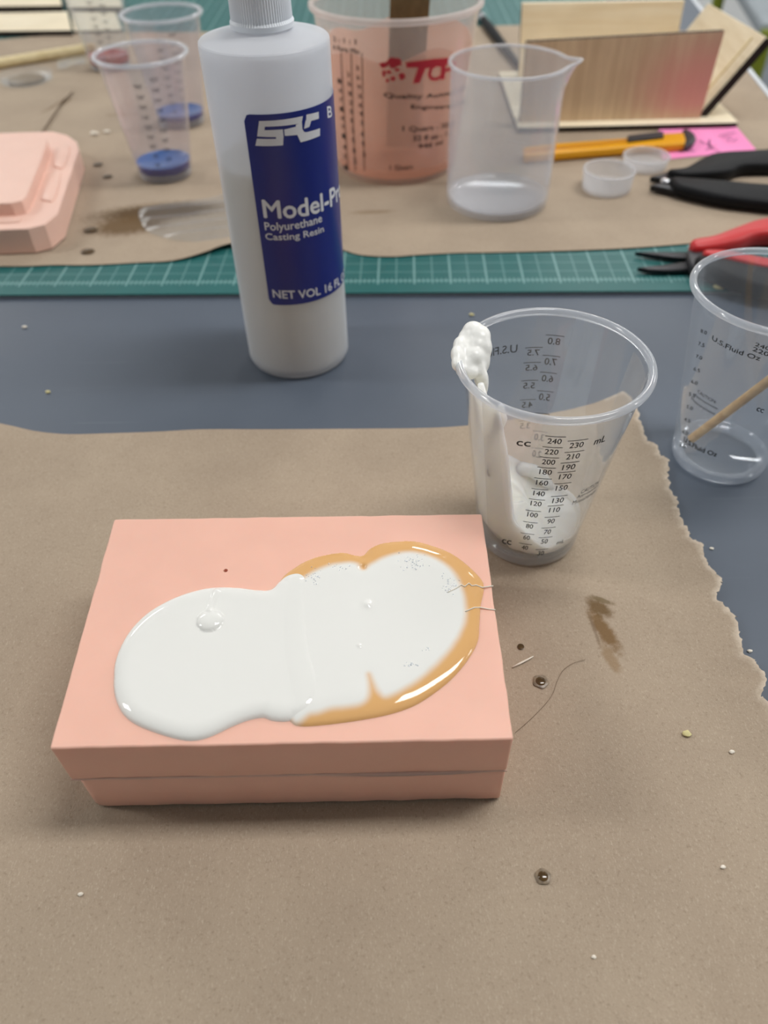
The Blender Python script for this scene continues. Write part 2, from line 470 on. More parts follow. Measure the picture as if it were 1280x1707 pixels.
class Print:
    """flat lettering gathered on a conical wall"""
    def __init__(s, surf, gap=.00018): s.s = surf; s.V = []; s.F = []; s.gap = gap
    def put(s, th, z):
        cx, cy, z0, rb, rt, H = s.s
        r = rb + (rt-rb)*z/H + s.gap
        return (cx + r*math.cos(th), cy + r*math.sin(th), z0+z)
    def uv_quad(s, th0, th1, z0, z1, z0b=None, z1b=None, n=8):
        z0b = z0 if z0b is None else z0b; z1b = z1 if z1b is None else z1b
        b = len(s.V)
        for i in range(n+1):
            t = i/n; th = th0+(th1-th0)*t
            s.V += [s.put(th, z0+(z0b-z0)*t), s.put(th, z1+(z1b-z1)*t)]
        for i in range(n): s.F.append([b+2*i, b+2*i+2, b+2*i+3, b+2*i+1])
    def uv_text(s, txt, th0, th1, z0, z1, z0b=None, bold=.0):
        V, Fc = text_mesh(txt); z0b = z0 if z0b is None else z0b; g0 = s.gap
        asp = abs((z1-z0)/((th1-th0)*(s.s[3] or 1)))
        for k, du, dv in ((0, 0, 0), (1, 1, 0), (2, -1, 0), (3, 0, 1), (4, 0, -1)) if bold else ((0, 0, 0),):
            b = len(s.V); s.gap = g0 + k*.000012
            for u, v in V:
                uu, vv = u + du*bold*1.3*asp, v + dv*bold*1.3
                s.V.append(s.put(th0+(th1-th0)*uu, z0+(z0b-z0)*uu+(z1-z0)*vv))
            s.F += [[b+i for i in f] for f in Fc]
        s.gap = g0
    def px_text(s, txt, pl, pr, pt, back=False, bold=.0):
        a = ray_cone(*pl, s.s, back); c = ray_cone(*pr, s.s, back); d = ray_cone(*pt, s.s, back)
        s.uv_text(txt, a[0], c[0], a[1], d[1], c[1], bold)
    def px_poly(s, pts, back=False):
        tz = np.array([ray_cone(*p, s.s, back) for p in pts])
        bm = bmesh.new(); vs = [bm.verts.new((t, z*10, 0)) for t, z in tz]; bm.faces.new(vs)
        bmesh.ops.triangulate(bm, faces=bm.faces[:])
        bmesh.ops.subdivide_edges(bm, edges=bm.edges[:], cuts=7, use_grid_fill=True)
        bm.verts.index_update(); b = len(s.V)
        s.V += [s.put(v.co.x, v.co.y/10) for v in bm.verts]
        s.F += [[b+v.index for v in f.verts] for f in bm.faces]; bm.free()
    def build(s, name, mat, parent):
        me = bpy.data.meshes.new(name); me.from_pydata(s.V, [], s.F); me.update()
        return obj(name, me, mat, parent)

# ------------------------------------------------------------------ setting
plain('wall_paint', srgb(226,227,226), .8)
def slab(name, x0, x1, y0, y1, z0, z1, label):
    tag(obj(name, prism([(x0,y0),(x1,y0),(x1,y1),(x0,y1)], z0, z1), 'wall_paint'), label, 'wall' if 'wall' in name else 'ceiling', kind='structure')
slab('wall_left', -3.3, -3.2, -3.4, 4.4, -.75, 1.95, 'white painted wall on the left')
slab('wall_right', 4.3, 4.4, -3.4, 4.4, -.75, 1.95, 'white painted wall on the right')
slab('wall_back', -3.2, 4.3, 4.3, 4.4, -.75, 1.95, 'white painted wall at the back')
slab('wall_front', -3.2, 4.3, -3.4, -3.3, -.75, 1.95, 'white painted wall behind the viewer')
slab('ceiling', -3.3, 4.4, -3.4, 4.4, 1.95, 2.05, 'white ceiling above the work table')
fl = obj('floor', prism([(-3.3, -3.4), (4.4, -3.4), (4.4, 4.4), (-3.3, 4.4)], -.80, -.75), 'floor_grey'); tag(fl, 'grey floor below the work table', 'floor', kind='structure')

tb = thing('work_table', 'grey topped work table with white edge band under everything', 'table', (-.2, .7, -.75))
ex = lambda y: .4188 + (y-.871)*.12
tab = [(-1.15, -.45), (ex(-.45), -.45), (ex(1.75), 1.75), (-1.15, 1.75)]
obj('tabletop', prism(tab, -.028, 0, .0008), 'table_grey', tb)
e0, e1 = Vector((ex(-.45), -.45, 0)), Vector((ex(1.75), 1.75, 0)); dv = (e1-e0).normalized(); nv = Vector((dv.y, -dv.x, 0))
obj('edge_band', prism([tuple((e0+nv*.0002)[:2]), tuple((e1+nv*.0002)[:2]), tuple((e1+nv*.006)[:2]), tuple((e0+nv*.006)[:2])][::-1], -.03, -.0001, .001), 'white_edge', tb)
for lx, ly in ((-1.05, -.35), (.18, -.35), (-1.05, 1.65), (.42, 1.65)):
    obj('leg', prism([(lx-.02, ly-.02), (lx+.02, ly-.02), (lx+.02, ly+.02), (lx-.02, ly+.02)], -.75, -.0285, .002), 'metal_leg', tb)

def cutting_mat(label, p0, ang, wdt, dep):
    t = thing('cutting_mat', label, 'cutting mat', (p0[0], p0[1], 0.0002), rz=ang)
    obj('mat_core', prism([(0, 0), (wdt, 0), (wdt, dep), (0, dep)], 0.0, .0016), 'mat_core', t, local=True)
    obj('printed_face', prism([(.0003, .0003), (wdt-.0003, .0003), (wdt-.0003, dep-.0003), (.0003, dep-.0003)], .0016, .0030, .0003, 1), 'mat_green', t, local=True)
    return t
ml, mr = un(0, 499), un(1280, 491); ang = math.atan2(mr.y-ml.y, mr.x-ml.x)
md = Vector((math.cos(ang), math.sin(ang), 0)); p00 = ml - md*.32
# shift so a bright inch line falls on the photographed one
g0 = un(690, 440, .003); sft = ((g0 - p00).dot(md)) % .0254; p00 = p00 + md*sft
cutting_mat('long green cutting mat with pale grid along the grey table strip', p00, ang, .94, .62)
mb = un(640, 45, .003)
cutting_mat('green cutting mat at the back beyond the brown paper', (-.78, 1.12), -.012, 1.12, .5)

# ------------------------------------------------------------------ kraft paper sheets
def jag(poly, sel, amp, s=400):
    out = []
    for i, p in enumerate(poly):
        if sel(p): out.append((p[0]+amp*noise.noise((p[0]*s, p[1]*s, 1.7)) + amp*.7*noise.noise((p[0]*s*3, p[1]*s*3, 4.)),
                               p[1]+amp*noise.noise((p[0]*s, p[1]*s, 9.1)) + amp*.7*noise.noise((p[0]*s*3, p[1]*s*3, 6.))))
        else: out.append(tuple(p))
    return np.array(out)
top_px = [(-10,705),(20,711),(60,720),(110,725),(170,724),(260,721),(340,717),(450,717),(600,716),(700,715),(775,711),(860,700),(950,684)]
torn_px = [(1036,659),(1056,682),(1067,717),(1077,744),(1090,750),(1098,767),(1112,777),(1111,810),(1116,829),(1125,841),(1129,864),(1141,887),(1148,907),(1168,918),(1170,938),(1183,957),(1199,980),(1191,1000),(1206,1023),(1222,1038),(1230,1065),(1235,1096),(1257,1115),(1272,1142),(1266,1162),(1280,1189),(1300,1230),(1330,1290),(1352,1370)]
tp = [un(*p)[:2] for p in top_px]; tn = [un(*p)[:2] for p in torn_px]
tn_d = catmull(tn, 10, False)
tn_d = jag(tn_d, lambda p: True, .0015, 420)
front_poly = np.array([(-.42, tp[0][1]+.01)] + [tuple(p) for p in catmull(tp, 6, False)] + [tuple(p) for p in tn_d] + [(tn[-1][0]+.02, -.2), (-.42, -.2)])
torn_line = np.array(tn)
def torn_dist(P):
    out = np.full(len(P), 1e9)
    for a, b in zip(torn_line[:-1], torn_line[1:]):
        d = b-a; t = np.clip(((P-a)@d)/(d@d), 0, 1); out = np.minimum(out, ((P-a-t[:, None]*d)**2).sum(1))
    return np.sqrt(out)
def z_front(P, D):
    td = torn_dist(P); z = np.full(len(P), .0006)
    z += np.clip(1-td/.020, 0, 1)**1.5*.0035            # the torn strip bends up beyond its crease
    z += .0006*np.clip(vnoise(P, 9, 3), 0, 1)*np.clip(D/.02, 0, 1)*np.clip((.10-P[:, 1])/.05, 0, 1)
    return z
me = clip_grid(front_poly, .0022, z_front, .0004, attr=('fringe', lambda P, D: np.where(torn_dist(P) < .012, np.clip(1-D/.0022, 0, 1), 0)))
o = obj('kraft_paper', me, 'kraft_front', smooth=60)
tag(o, 'large brown kraft paper sheet with torn right edge under the pink mold', 'paper')

bp_px = [(-20,443),(40,443),(90,441),(150,441),(230,437),(290,434),(340,424),(380,413),(450,405),(520,406),(565,414),(600,424),(650,427),(700,424),(760,421),(830,420),(950,417),(1060,412),(1160,404),(1230,394),(1290,386)]
bpts = [un(*p, B4)[:2] for p in bp_px]
back_poly = np.array([(-.62, bpts[0][1]+.01)] + [tuple(p) for p in catmull(bpts, 6, False)] +
                     [(ex(.55)-.006, .555), (ex(1.1)-.006, 1.1), (.30, 1.17), (.19, 1.168), (0, 1.172), (-.2, 1.17), (-.38, 1.188), (-.5, 1.158), (-.62, 1.15)])
LB = un(400, 418, .005)
def z_back(P, D):
    z = np.full(len(P), .0038)
    d = np.hypot(P[:, 0]-LB.x, (P[:, 1]-LB.y))
    z += .0045*np.clip(1-d/.06, 0, 1)**1.4
    z += .0005*np.clip(1-D/.03, 0, 1)
    xt = ex(P[:, 1])
    return z
me = clip_grid(back_poly, .004, z_back, .0004)
o = obj('kraft_paper', me, 'kraft_back', smooth=60)
tag(o, 'brown kraft paper sheet lying over the green mat under the beaker', 'paper')

sp = [q4(*p) for p in [(-60,153),(40,154),(100,150),(121,152),(118,160),(104,172),(86,200),(60,240),(-60,250)]]
me = clip_grid(np.array(sp), .004, lambda P, D: .0048 + .004*np.clip(1-D/.012, 0, 1)*np.clip((P[:, 0]+.36)/.06, 0, 1), .0004)
o = obj('kraft_paper', me, 'kraft_back', smooth=60)
tag(o, 'small brown paper scrap with curled edge behind the pale pink mold', 'paper')

# ------------------------------------------------------------------ pink mold
ZM = .045
mc = [un(*p, ZM)[:2] for p in ((82,1248), (856,1232), (803,856), (190,865))]      # FL FR BR BL
mold = thing('silicone_mold', 'closed two part pink silicone mold block with resin on top', 'mold', ((mc[0][0]+mc[2][0])/2, (mc[0][1]+mc[2][1])/2, .0008))
def mold_outline(ins, amp, seed, rad=(.001, .001, .001, .001)):
    c = [np.array(p) for p in mc]; cen = sum(c)/4; c = [p + (cen-p)/np.linalg.norm(cen-p)*ins*1.4 for p in c]
    out = []
    for i in range(4):
        a, b, pr = c[i], c[(i+1) % 4], c[i-1]
        r = rad[i]; d0 = (pr-a)/np.linalg.norm(pr-a); d1 = (b-a)/np.linalg.norm(b-a)
        for k in range(5):
            t = k/4; out.append((1-t)**2*(a+d0*r) + 2*t*(1-t)*a + t*t*(a+d1*r))
        L = np.linalg.norm(b-a); n = int(L/.004); nn = np.array((d1[1], -d1[0]))
        for k in range(1, n):
            p = a + d1*(r + (L-r-rad[(i+1) % 4])*k/n)
            out.append(p + nn*amp*noise.noise((p[0]*110+seed, p[1]*110, seed)))
    return [tuple(p) for p in out]
SEAM = .0232
up_bm = prism(mold_outline(0, .00035, 1.), SEAM+.0002, ZM, .0009, 3)
up = obj('upper_half', up_bm, 'pink_silicone', mold, smooth=40)
holes = [(376, 951, .00085), (606, 950, .0009), (612, 1014, .0008)]
cut = bmesh.new()
for hx, hy, hr in holes[:2]:
    P = un(hx, hy, ZM) - mold.location
    bmesh.ops.create_cone(cut, cap_ends=True, segments=16, radius1=hr*.8, radius2=hr*1.25, depth=.012, matrix=Matrix.Translation((P.x, P.y, ZM-.0008)))
cme = bpy.data.meshes.new('vent_cutter'); cut.to_mesh(cme); cut.free()
co = bpy.data.objects.new('vent_cutter', cme); COL.objects.link(co); co.location = mold.location
bo = up.modifiers.new('vents', 'BOOLEAN'); bo.object = co; bo.operation = 'DIFFERENCE'
bpy.context.view_layer.update()
nm = bpy.data.meshes.new_from_object(up.evaluated_get(bpy.context.evaluated_depsgraph_get()))
up.modifiers.clear(); up.data = nm; nm.name = 'upper_half'
for p in nm.polygons:
    if p.normal.z > .995: p.use_smooth = False
bpy.data.objects.remove(co)
obj('lower_half', prism(mold_outline(.0002, .0004, 7., (.006, .001, .001, .004)), .0012, SEAM, .0011, 2), 'pink_silicone', mold, smooth=40)
# seam flash: little ragged lip of silicone along the front joint
fa, fb = un(126, 1294, 0), un(845, 1290, 0)
FL3, FR3 = Vector((mc[0][0], mc[0][1], SEAM)), Vector((mc[1][0], mc[1][1], SEAM))
bm = bmesh.new(); prev = None
for i in range(90):
    t = i/89; p = FL3.lerp(FR3, t); a = .0003+.0006*max(0, noise.noise((t*26, 3.1, 0)))
    if .55 < t < .97: a += .0009*max(0, math.sin((t-.55)/.42*math.pi))
    q = [bm.verts.new(p+Vector((0, -.0004+.0006, .0004))), bm.verts.new(p+Vector((0, -a, .0001))), bm.verts.new(p+Vector((0, .0004, -.0006)))]
    if prev:
        for k in range(2): bm.faces.new((prev[k], q[k], q[k+1], prev[k+1]))
    prev = q
obj('seam_flash', bm, 'pale_pink_silicone', mold, smooth=True)

# ------------------------------------------------------------------ resin on the mold
def zp(px): return np.array([un(*p, ZM)[:2] for p in px])
left_px = [(190,1130),(192,1106),(203,1076),(222,1047),(250,1021),(285,1001),(320,988),(355,981),(395,981),(430,985),(452,984),(466,971),(482,962),(500,961),(511,972),(513,1000),(515,1045),(521,1090),(533,1135),(532,1160),(520,1182),(500,1196),(478,1203),(455,1202),(438,1197),(415,1201),(388,1211),(352,1228),(325,1235),(298,1233),(260,1222),(225,1207),(205,1190),(194,1168),(190,1148)]
right_px = [(468,968),(490,948),(515,934),(542,926),(572,922),(594,927),(606,926),(616,916),(632,908),(655,904),(690,903),(725,912),(757,926),(785,948),(803,968),(806,985),(801,1010),(799,1040),(796,1070),(780,1100),(755,1130),(725,1155),(690,1177),(650,1191),(600,1201),(540,1209),(500,1211),(484,1203),(470,1180),(455,1100),(455,1010)]
white_px = [(470,985),(500,972),(522,958),(550,947),(578,942),(596,944),(606,954),(617,946),(640,934),(668,926),(695,926),(722,934),(748,950),(766,974),(775,1002),(777,1032),(768,1062),(750,1090),(726,1116),(698,1140),(665,1160),(642,1168),(630,1160),(622,1146),(615,1130),(617,1148),(616,1166),(606,1178),(585,1184),(550,1188),(520,1196),(480,1190)]
LP, RP, WP = catmull(zp(left_px)), catmull(zp(right_px)), catmull(zp(white_px))
resin = thing('resin_puddle', 'glossy white resin puddle with amber rim spilled on the pink mold', 'resin', ((mc[0][0]+mc[2][0])/2, (mc[0][1]+mc[2][1])/2, ZM))
drop_c = np.array(un(352, 1041, ZM)[:2]); tail_a = np.array(un(352, 1025, ZM)[:2]); tail_b = np.array(un(363, 990, ZM)[:2])
bumps = [(np.array(un(613, 1014, ZM)[:2]), .0016, .0006), (np.array(un(599, 1083, ZM)[:2]), .0007, .0004)]
vent = np.array(un(606, 950, ZM)[:2])
MEN = .0098
def prof(D, hm, wd):
    t = np.clip(D/wd, 0, 1); return hm*np.sqrt(np.clip(1-(1-t)**2, 0, 1))
def z_right(P, D):
    z = ZM + .00005 + prof(D, .0021, MEN)
    for c, r, hh in bumps: z += hh*np.exp(-((P-c)**2).sum(1)/r**2)
    dv = np.sqrt(((P-vent)**2).sum(1)); z -= .0012*np.exp(-(dv/.0011)**2)
    dw, _ = poly_dist(P, WP); z += .0002*np.clip(dw/.004, 0, 1)
    return z
def pig_right(P, D):
    dw, _ = poly_dist(P, WP)
    n = vnoise(P, 260, 2)
    t = np.clip((dw + .0002*n)/.0036 + .42, 0, 1); return t*t*(3-2*t)
me = clip_grid(RP, .00045, z_right, attr=('pigment', pig_right))
obj('amber_pool', me, 'resin_pour', resin, smooth=True, label='amber edged white resin pool')
def seg_d(P, a, b):
    d = b-a; t = np.clip(((P-a)@d)/(d@d), 0, 1); return np.sqrt(((P-a-t[:, None]*d)**2).sum(1))
def z_left(P, D):
    dr, _ = poly_dist(P, RP); base = ZM + .00005 + np.where(dr > 0, prof(np.clip(dr, 0, 1), .0020, MEN), 0)
    z = np.maximum(ZM + .00005 + prof(D, .0023, .0055), base + .0006*np.clip(D/.0022, 0, 1))
    dd = np.sqrt(((P-drop_c)**2).sum(1)); z += .0016*np.sqrt(np.clip(1-(dd/.0048)**2, 0, 1))
    dt = seg_d(P, tail_a, tail_b); z += .0006*np.clip(1-(dt/.0014)**2, 0, 1)
    return z
me = clip_grid(LP, .00045, z_left, attr=('pigment', lambda P, D: np.clip(.93 + D/.003, 0, 1)))
obj('white_pool', me, 'resin_pour', resin, smooth=True, label='opaque white resin pool')
# pulled strands by the right edge
for k, px in enumerate(([(746,993),(760,986),(768,980),(774,983),(781,977),(786,981),(793,979),(803,981),(822,976)], [(775,1024),(790,1016),(800,1013),(815,1015),(826,1016)])):
    pts = [un(x, y, ZM+.0004) for x, y in px]
    for p in pts:
        d, _ = poly_dist(np.array([[p.x, p.y]]), RP); p.z = ZM + .0002 + float(prof(np.clip(d, 0, 1), .0021, MEN)[0])
    obj('strand', tube(pts, .00026, 6), 'crumb_white', resin, smooth=True)
bm = bmesh.new()
for cx, cy, sx, sy, n in ((690,946,22,12,46),(745,985,12,16,30),(525,972,10,14,22),(560,950,22,5,14),(685,1113,9,5,12),(712,1090,6,5,6)):
    for _ in range(n):
        x, y = random.gauss(cx, sx*.6), random.gauss(cy, sy*.6); p = un(x, y, ZM)
        d, _n = poly_dist(np.array([[p.x, p.y]]), RP)
        z = float(z_right(np.array([[p.x, p.y]]), d)[0])
        bmesh.ops.create_icosphere(bm, subdivisions=1, radius=random.uniform(.00018, .0004), matrix=Matrix.Translation((p.x, p.y, z)))
ob = obj('bubbles', bm, 'clear_rim', resin, smooth=True); tag(ob, kind='stuff')

# ------------------------------------------------------------------ graduated cups
CUP = dict(rt=.0387, rb=.0229, H=.0974)
def cup(loc, label, wallmat='clear_cup', rimmat='clear_rim', k=1.0, group=None):
    rt, rb, H = CUP['rt']*k, CUP['rb']*k, CUP['H']*k
    t = thing('graduated_cup', label, 'cup', loc, group)
    wt = .0005; rw = rt-.0027*k
    R = lambda z: rb + (rw-rb)*z/H
    bt = .0035*k
    prof_ = [(0, bt), (rb*.82, bt), (rb*.86, .0006), (rb-.0012, 0), (R(.0012), .0012), (R(.004), .004)] + [(R(H*i/10), H*i/10) for i in range(1, 10)] + [(R(H-.002*k), H-.002*k),
             (R(H-.002*k)-wt, H-.002*k)] + [(R(H*i/10)-wt, H*i/10) for i in range(9, 0, -1)] + [(R(.0062)-wt-.0006, .0062), (rb*.86, bt+.0009), (0, bt+.0009)]
    obj('wall', lathe(prof_, 96), wallmat, t, local=True, smooth=50)
    rp = []
    for i in range(13):
        a = -math.pi/2 + 2*math.pi*i/12
        rp.append((rw+.0012*k + .0016*k*math.cos(a), H-.0017*k + .0017*k*math.sin(a)))
    obj('rim', lathe(rp, 96), rimmat, t, local=True, smooth=True)
    obj('base_ring', lathe([(rb*.80, .0032*k), (rb*.90, .0004), (rb-.0005, .0002), (rb+.0004, .0014), (R(.0052)+.0002, .0052), (R(.0056), .0060), (R(.0052)-.0022, .0052), (rb*.92, .0046*k), (rb*.80, .0040*k)], 96), 'base_plastic', t, local=True, smooth=50)
    surf = (loc[0], loc[1], loc[2], rb, rw, H)
    return t, surf

CZ = .0010
ca, sa = cup((.0677, .2470, CZ), 'clear graduated cup smeared with white silicone beside the pink mold')
pr_ = Print(sa)
def bar_num(P, s, cx, by, w, h, bold=.008):
    """a number with a bar over it; by = pixel y of the bar at centre cx"""
    thL, zL = ray_cone(cx-w/2, by, P.s); thR, zR = ray_cone(cx+w/2, by, P.s); z = (zL+zR)/2
    _, z2 = ray_cone(cx, by+h, P.s); hz = z-z2; m = (thR-thL)
    P.uv_quad(thL, thR, z-.00018, z+.00018, n=6)
    wid = .34 if len(s) == 3 else .24; mid = (thL+thR)/2
    P.uv_text(s, mid-m*wid, mid+m*wid, z-hz, z-hz*.28, bold=bold)
Lx, Ly, Lw = np.array([926,921,916,911,905,900,895,889,884,879,876][:11], float), np.array([727,745,762,779,797,815,832,851,870,889,906.]), np.linspace(35, 22, 11)
for i, s in enumerate([240,220,200,180,160,140,120,100,80,60,40]): bar_num(pr_, str(s), Lx[i], Ly[i], Lw[i], 12.5-i*.25)
Rx, Ry = np.array([963,957,950,944,938,932,926,920,914,909,903.]), np.array([733,752,770,786,805,826,842,861,879,895,915.])
for i, s in enumerate([230,210,190,170,150,130,110,90,70,50,30]): bar_num(pr_, str(s), Rx[i], Ry[i], Lw[i]*.94, 12.5-i*.25)
pr_.build('printed_scale', 'print_black', ca)
for tx_, a_, b_, c_ in (('cc',(861,742),(884,744),(861,734)),('mL',(989,741),(1007,735),(990,731)),('cc',(837,905),(852,908),(838,898)),('mL',(927,907),(939,904),(927,902))):
    pu = Print(sa); pu.px_text(tx_, a_, b_, c_, bold=.014); pu.build('unit_mark', 'print_black', ca)
pc = Print(sa)
for k_, (tx_, wd_) in enumerate((('CAUTION:', .36), ('Approximate', .43), ('Measurement', .47))):
    t0_, z0_ = ray_cone(967-7*k_, 823+9*k_, sa); pc.uv_text(tx_, t0_, t0_+wd_, z0_, z0_+.0025)
pc.build('caution_text', 'print_black', ca)
pb = Print(sa)
# ounce scale on the far side, read from outside (mirrored as seen through the cup)
def back_num(s, cx, by, w, h):
    thL, zL = ray_cone(cx-w/2, by, pb.s, True); thR, zR = ray_cone(cx+w/2, by, pb.s, True); z = (zL+zR)/2
    _, z2 = ray_cone(cx, by+h, pb.s, True); hz = z-z2
    pb.uv_quad(thL, thR, z-.00016, z+.00016, n=6)
    mid = (thL+thR)/2; m = thL-thR
    pb.uv_text(s, mid-m*.34, mid+m*.34, z-hz, z-hz*.28, bold=.01)
for s, cx, by, w in (('8.0',925,560,31),('7.0',919,594,29),('6.0',914,622,28),('5.0',909,653,27),('4.0',904,690,25),('3.0',900,720,24),('2.0',896,748,22)): back_num(s, cx, by, w, 15)
for s, cx, by, w in (('7.5',890,580,29),('6.5',887,605,29),('5.5',883,635,28),('4.5',880,667,26),('3.5',876,702,24)): back_num(s, cx, by, w, 13)
pb.px_text('U.S.Fluid Oz', (862,588), (786,613), (862,575), True, .01)
pb.build('ounce_scale', 'print_black', ca)
# hazy film left on the front wall
CR = lambda z, H=CUP['H']: CUP['rb'] + (CUP['rt']-.0027-CUP['rb'])*z/H
def wall_patch(c, th0, th1, zlo, zhi, inset, n=40, m=24):
    bm = bmesh.new(); g = []
    for i in range(n+1):
        th = th0+(th1-th0)*i/n; row = []
        for j in range(m+1):
            a, b = zlo(th), zhi(th); z = a+(b-a)*j/m; r = CR(z)-inset
            row.append(bm.verts.new((c[0]+r*math.cos(th), c[1]+r*math.sin(th), c[2]+z)))
        g.append(row)
    for i in range(n):
        for j in range(m): bm.faces.new((g[i][j], g[i+1][j], g[i+1][j+1], g[i][j+1]))
    return bm
cc3 = (.0677, .2470, CZ)
rad = math.radians
wav = lambda th, s: noise.noise((th*3, s, 0))
obj('residue_film', wall_patch(cc3, rad(-150), rad(15), lambda th: .010, lambda th: .0935, .0008), 'haze_film', ca, smooth=True)

# thick white residue inside the cup
def ssm(a, b, x): t = min(1, max(0, (x-a)/(b-a))); return t*t*(3-2*t)
def angd(a, b): return (a-b+math.pi) % (2*math.pi) - math.pi
def residue():
    bm = bmesh.new(); NT_, seg = 30, 120; cols = []
    for i in range(seg):
        th = 2*math.pi*i/seg
        ds = math.degrees(angd(th, rad(202))); df = math.degrees(angd(th, rad(-100)))
        wl = 31 + 3*noise.noise((th*5, 1, 0))
        streak = 1-ssm(wl*.72, wl*1.25, abs(ds))
        front = 1-ssm(35, 120, abs(math.degrees(angd(th, rad(175)))))
        pile = .013 + .022*front + .003*noise.noise((math.cos(th)*2, math.sin(th)*2, .4))
        ztop = max(pile, pile + (.0945-pile)*streak)
        zin = .012 + .014*front + .003*noise.noise((math.cos(th)*1.5, math.sin(th)*1.5, 5.))
        thick = .0010 + .0022*streak + .0025*front*(1-streak)
        col = []
        zb = .0080 + .002*max(0, noise.noise((th*4, 7, 0)))
        NW, NI = 10, 14
        for j in range(NW+1):
            z = zb + (ztop-zb)*j/NW; col.append((CR(z)-.0011, z))
        for j in range(1, NI+1):
            t = j/NI; z = ztop + (min(zin, ztop-.001)-ztop)*t
            tk = thick*(math.sin(min(1, t*3)*math.pi/2))*(1+.6*noise.noise((th*4, z*130, 2)))
            col.append((CR(z)-.0011-max(.0002, tk)-.006*t*t*front, z))
        r_in = col[-1][0]
        for t in (.75, .5, .25):
            col.append((r_in*t, zin*(.30+.70*t) + .0125*(1-t) + .0022*noise.noise((math.cos(th)*t*3, math.sin(th)*t*3, 8))))
        cols.append([bm.verts.new((cc3[0]+r*math.cos(th), cc3[1]+r*math.sin(th), cc3[2]+z)) for r, z in col])
    n = len(cols[0])
    for i in range(seg):
        A, B = cols[i], cols[(i+1) % seg]
        for j in range(n-1): bm.faces.new((A[j], B[j], B[j+1], A[j+1]))
    c1 = bm.verts.new((cc3[0], cc3[1], cc3[2]+.0165)); c0 = bm.verts.new((cc3[0], cc3[1], cc3[2]+.0062))
    for i in range(seg):
        bm.faces.new((cols[i][-1], cols[(i+1) % seg][-1], c1)); bm.faces.new((cols[(i+1) % seg][0], cols[i][0], c0))
    bmesh.ops.smooth_vert(bm, verts=bm.verts[:], factor=.5, use_axis_x=True, use_axis_y=True, use_axis_z=True)
    return bm
sil = thing('silicone_residue', 'thick creamy white silicone clinging inside the graduated cup and over its rim', 'silicone', (cc3[0], cc3[1], CZ+.007))
obj('smear', residue(), 'cream_silicone', sil, smooth=True)
def wall_tube(tz, rads, inset):
    return tube([(cc3[0]+(CR(z)-inset)*math.cos(t), cc3[1]+(CR(z)-inset)*math.sin(t), cc3[2]+z) for t, z in tz], rads, 12)
fp_ = [ray_cone(x, y, sa, True) for x, y in ((838,792), (850,778), (868,772), (888,775), (906,786), (920,800), (930,815))]
obj('fold', wall_tube(fp_, [.0012, .0030, .0036, .0034, .0032, .0026, .0010], .0042), 'cream_silicone', sil, smooth=True)
sw_ = [un(x, y, .019) for x, y in ((846,856), (856,846), (868,845), (876,853), (872,864), (860,868))]
obj('fold', tube(sw_, [.0006, .0014, .0018, .0018, .0014, .0006], 10), 'cream_silicone', sil, smooth=True)
obj('fold', wall_tube([(rad(222-i*2+3*math.sin(i*1.3)), .091-.0065*i) for i in range(8)], [.0010, .0022, .0018, .0026, .0020, .0028, .0034, .0020], .0042), 'cream_silicone', sil, smooth=True)
obj('fold', wall_tube([(rad(196+3*math.sin(i*1.1)), .092-.008*i) for i in range(8)], [.0012, .0024, .0030, .0022, .0026, .0020, .0024, .0010], .0048), 'cream_silicone', sil, smooth=True)
# lumps hanging over the rim
bm = bmesh.new()
RW = CUP['rt']
def lump(px, py, z, r, sc=(1,1,1), rot=0):
    p = un(px, py, z)
    bmesh.ops.create_icosphere(bm, subdivisions=3, radius=1, matrix=Matrix.Translation(p) @ Matrix.Rotation(rot, 4, 'Y') @ Matrix.Diagonal((r*sc[0], r*sc[1], r*sc[2], 1)))
for a in ((789,552,.1000,.0034,(1.1,1.2,.9)), (800,560,.1000,.0036,(1.0,1.3,.9)), (796,573,.0985,.0034,(1,1.2,.9)), (806,580,.0965,.0032,(.9,1.3,1.3)),
          (776,563,.0985,.0028,(.9,1.3,.8)), (767,577,.0980,.0030,(.8,1.4,.9)), (762,592,.0975,.0029,(.75,1.5,.9)), (761,606,.0968,.0024,(.75,1.3,.9)),
          (790,595,.0960,.0034,(1,1.1,1)), (784,610,.0935,.0029,(1.1,.9,.9)), (781,621,.0925,.0028,(1.2,.9,.9)), (805,600,.0925,.0030,(.8,1.3,1.6)), (800,622,.0900,.0028,(.8,1.2,1.8)), (806,640,.0870,.0024,(.7,1.1,2.2)), (776,590,.0960,.0030,(1,1.2,1)), (778,606,.0945,.0028,(1,1.2,1)), (772,618,.0935,.0024,(1,1,1))):
    lump(a[0], a[1], a[2]-.0004, a[3]*1.22, a[4])
lo = obj('rim_lump', bm, 'white_silicone', sil)
rm = lo.modifiers.new('join', 'REMESH'); rm.mode = 'VOXEL'; rm.voxel_size = .0006
sm = lo.modifiers.new('soft', 'SMOOTH'); sm.iterations = 14; sm.factor = .5
bpy.context.view_layer.update()
nm = bpy.data.meshes.new_from_object(lo.evaluated_get(bpy.context.evaluated_depsgraph_get()))
lo.modifiers.clear(); lo.data = nm; nm.polygons.foreach_set('use_smooth', [True]*len(nm.polygons))

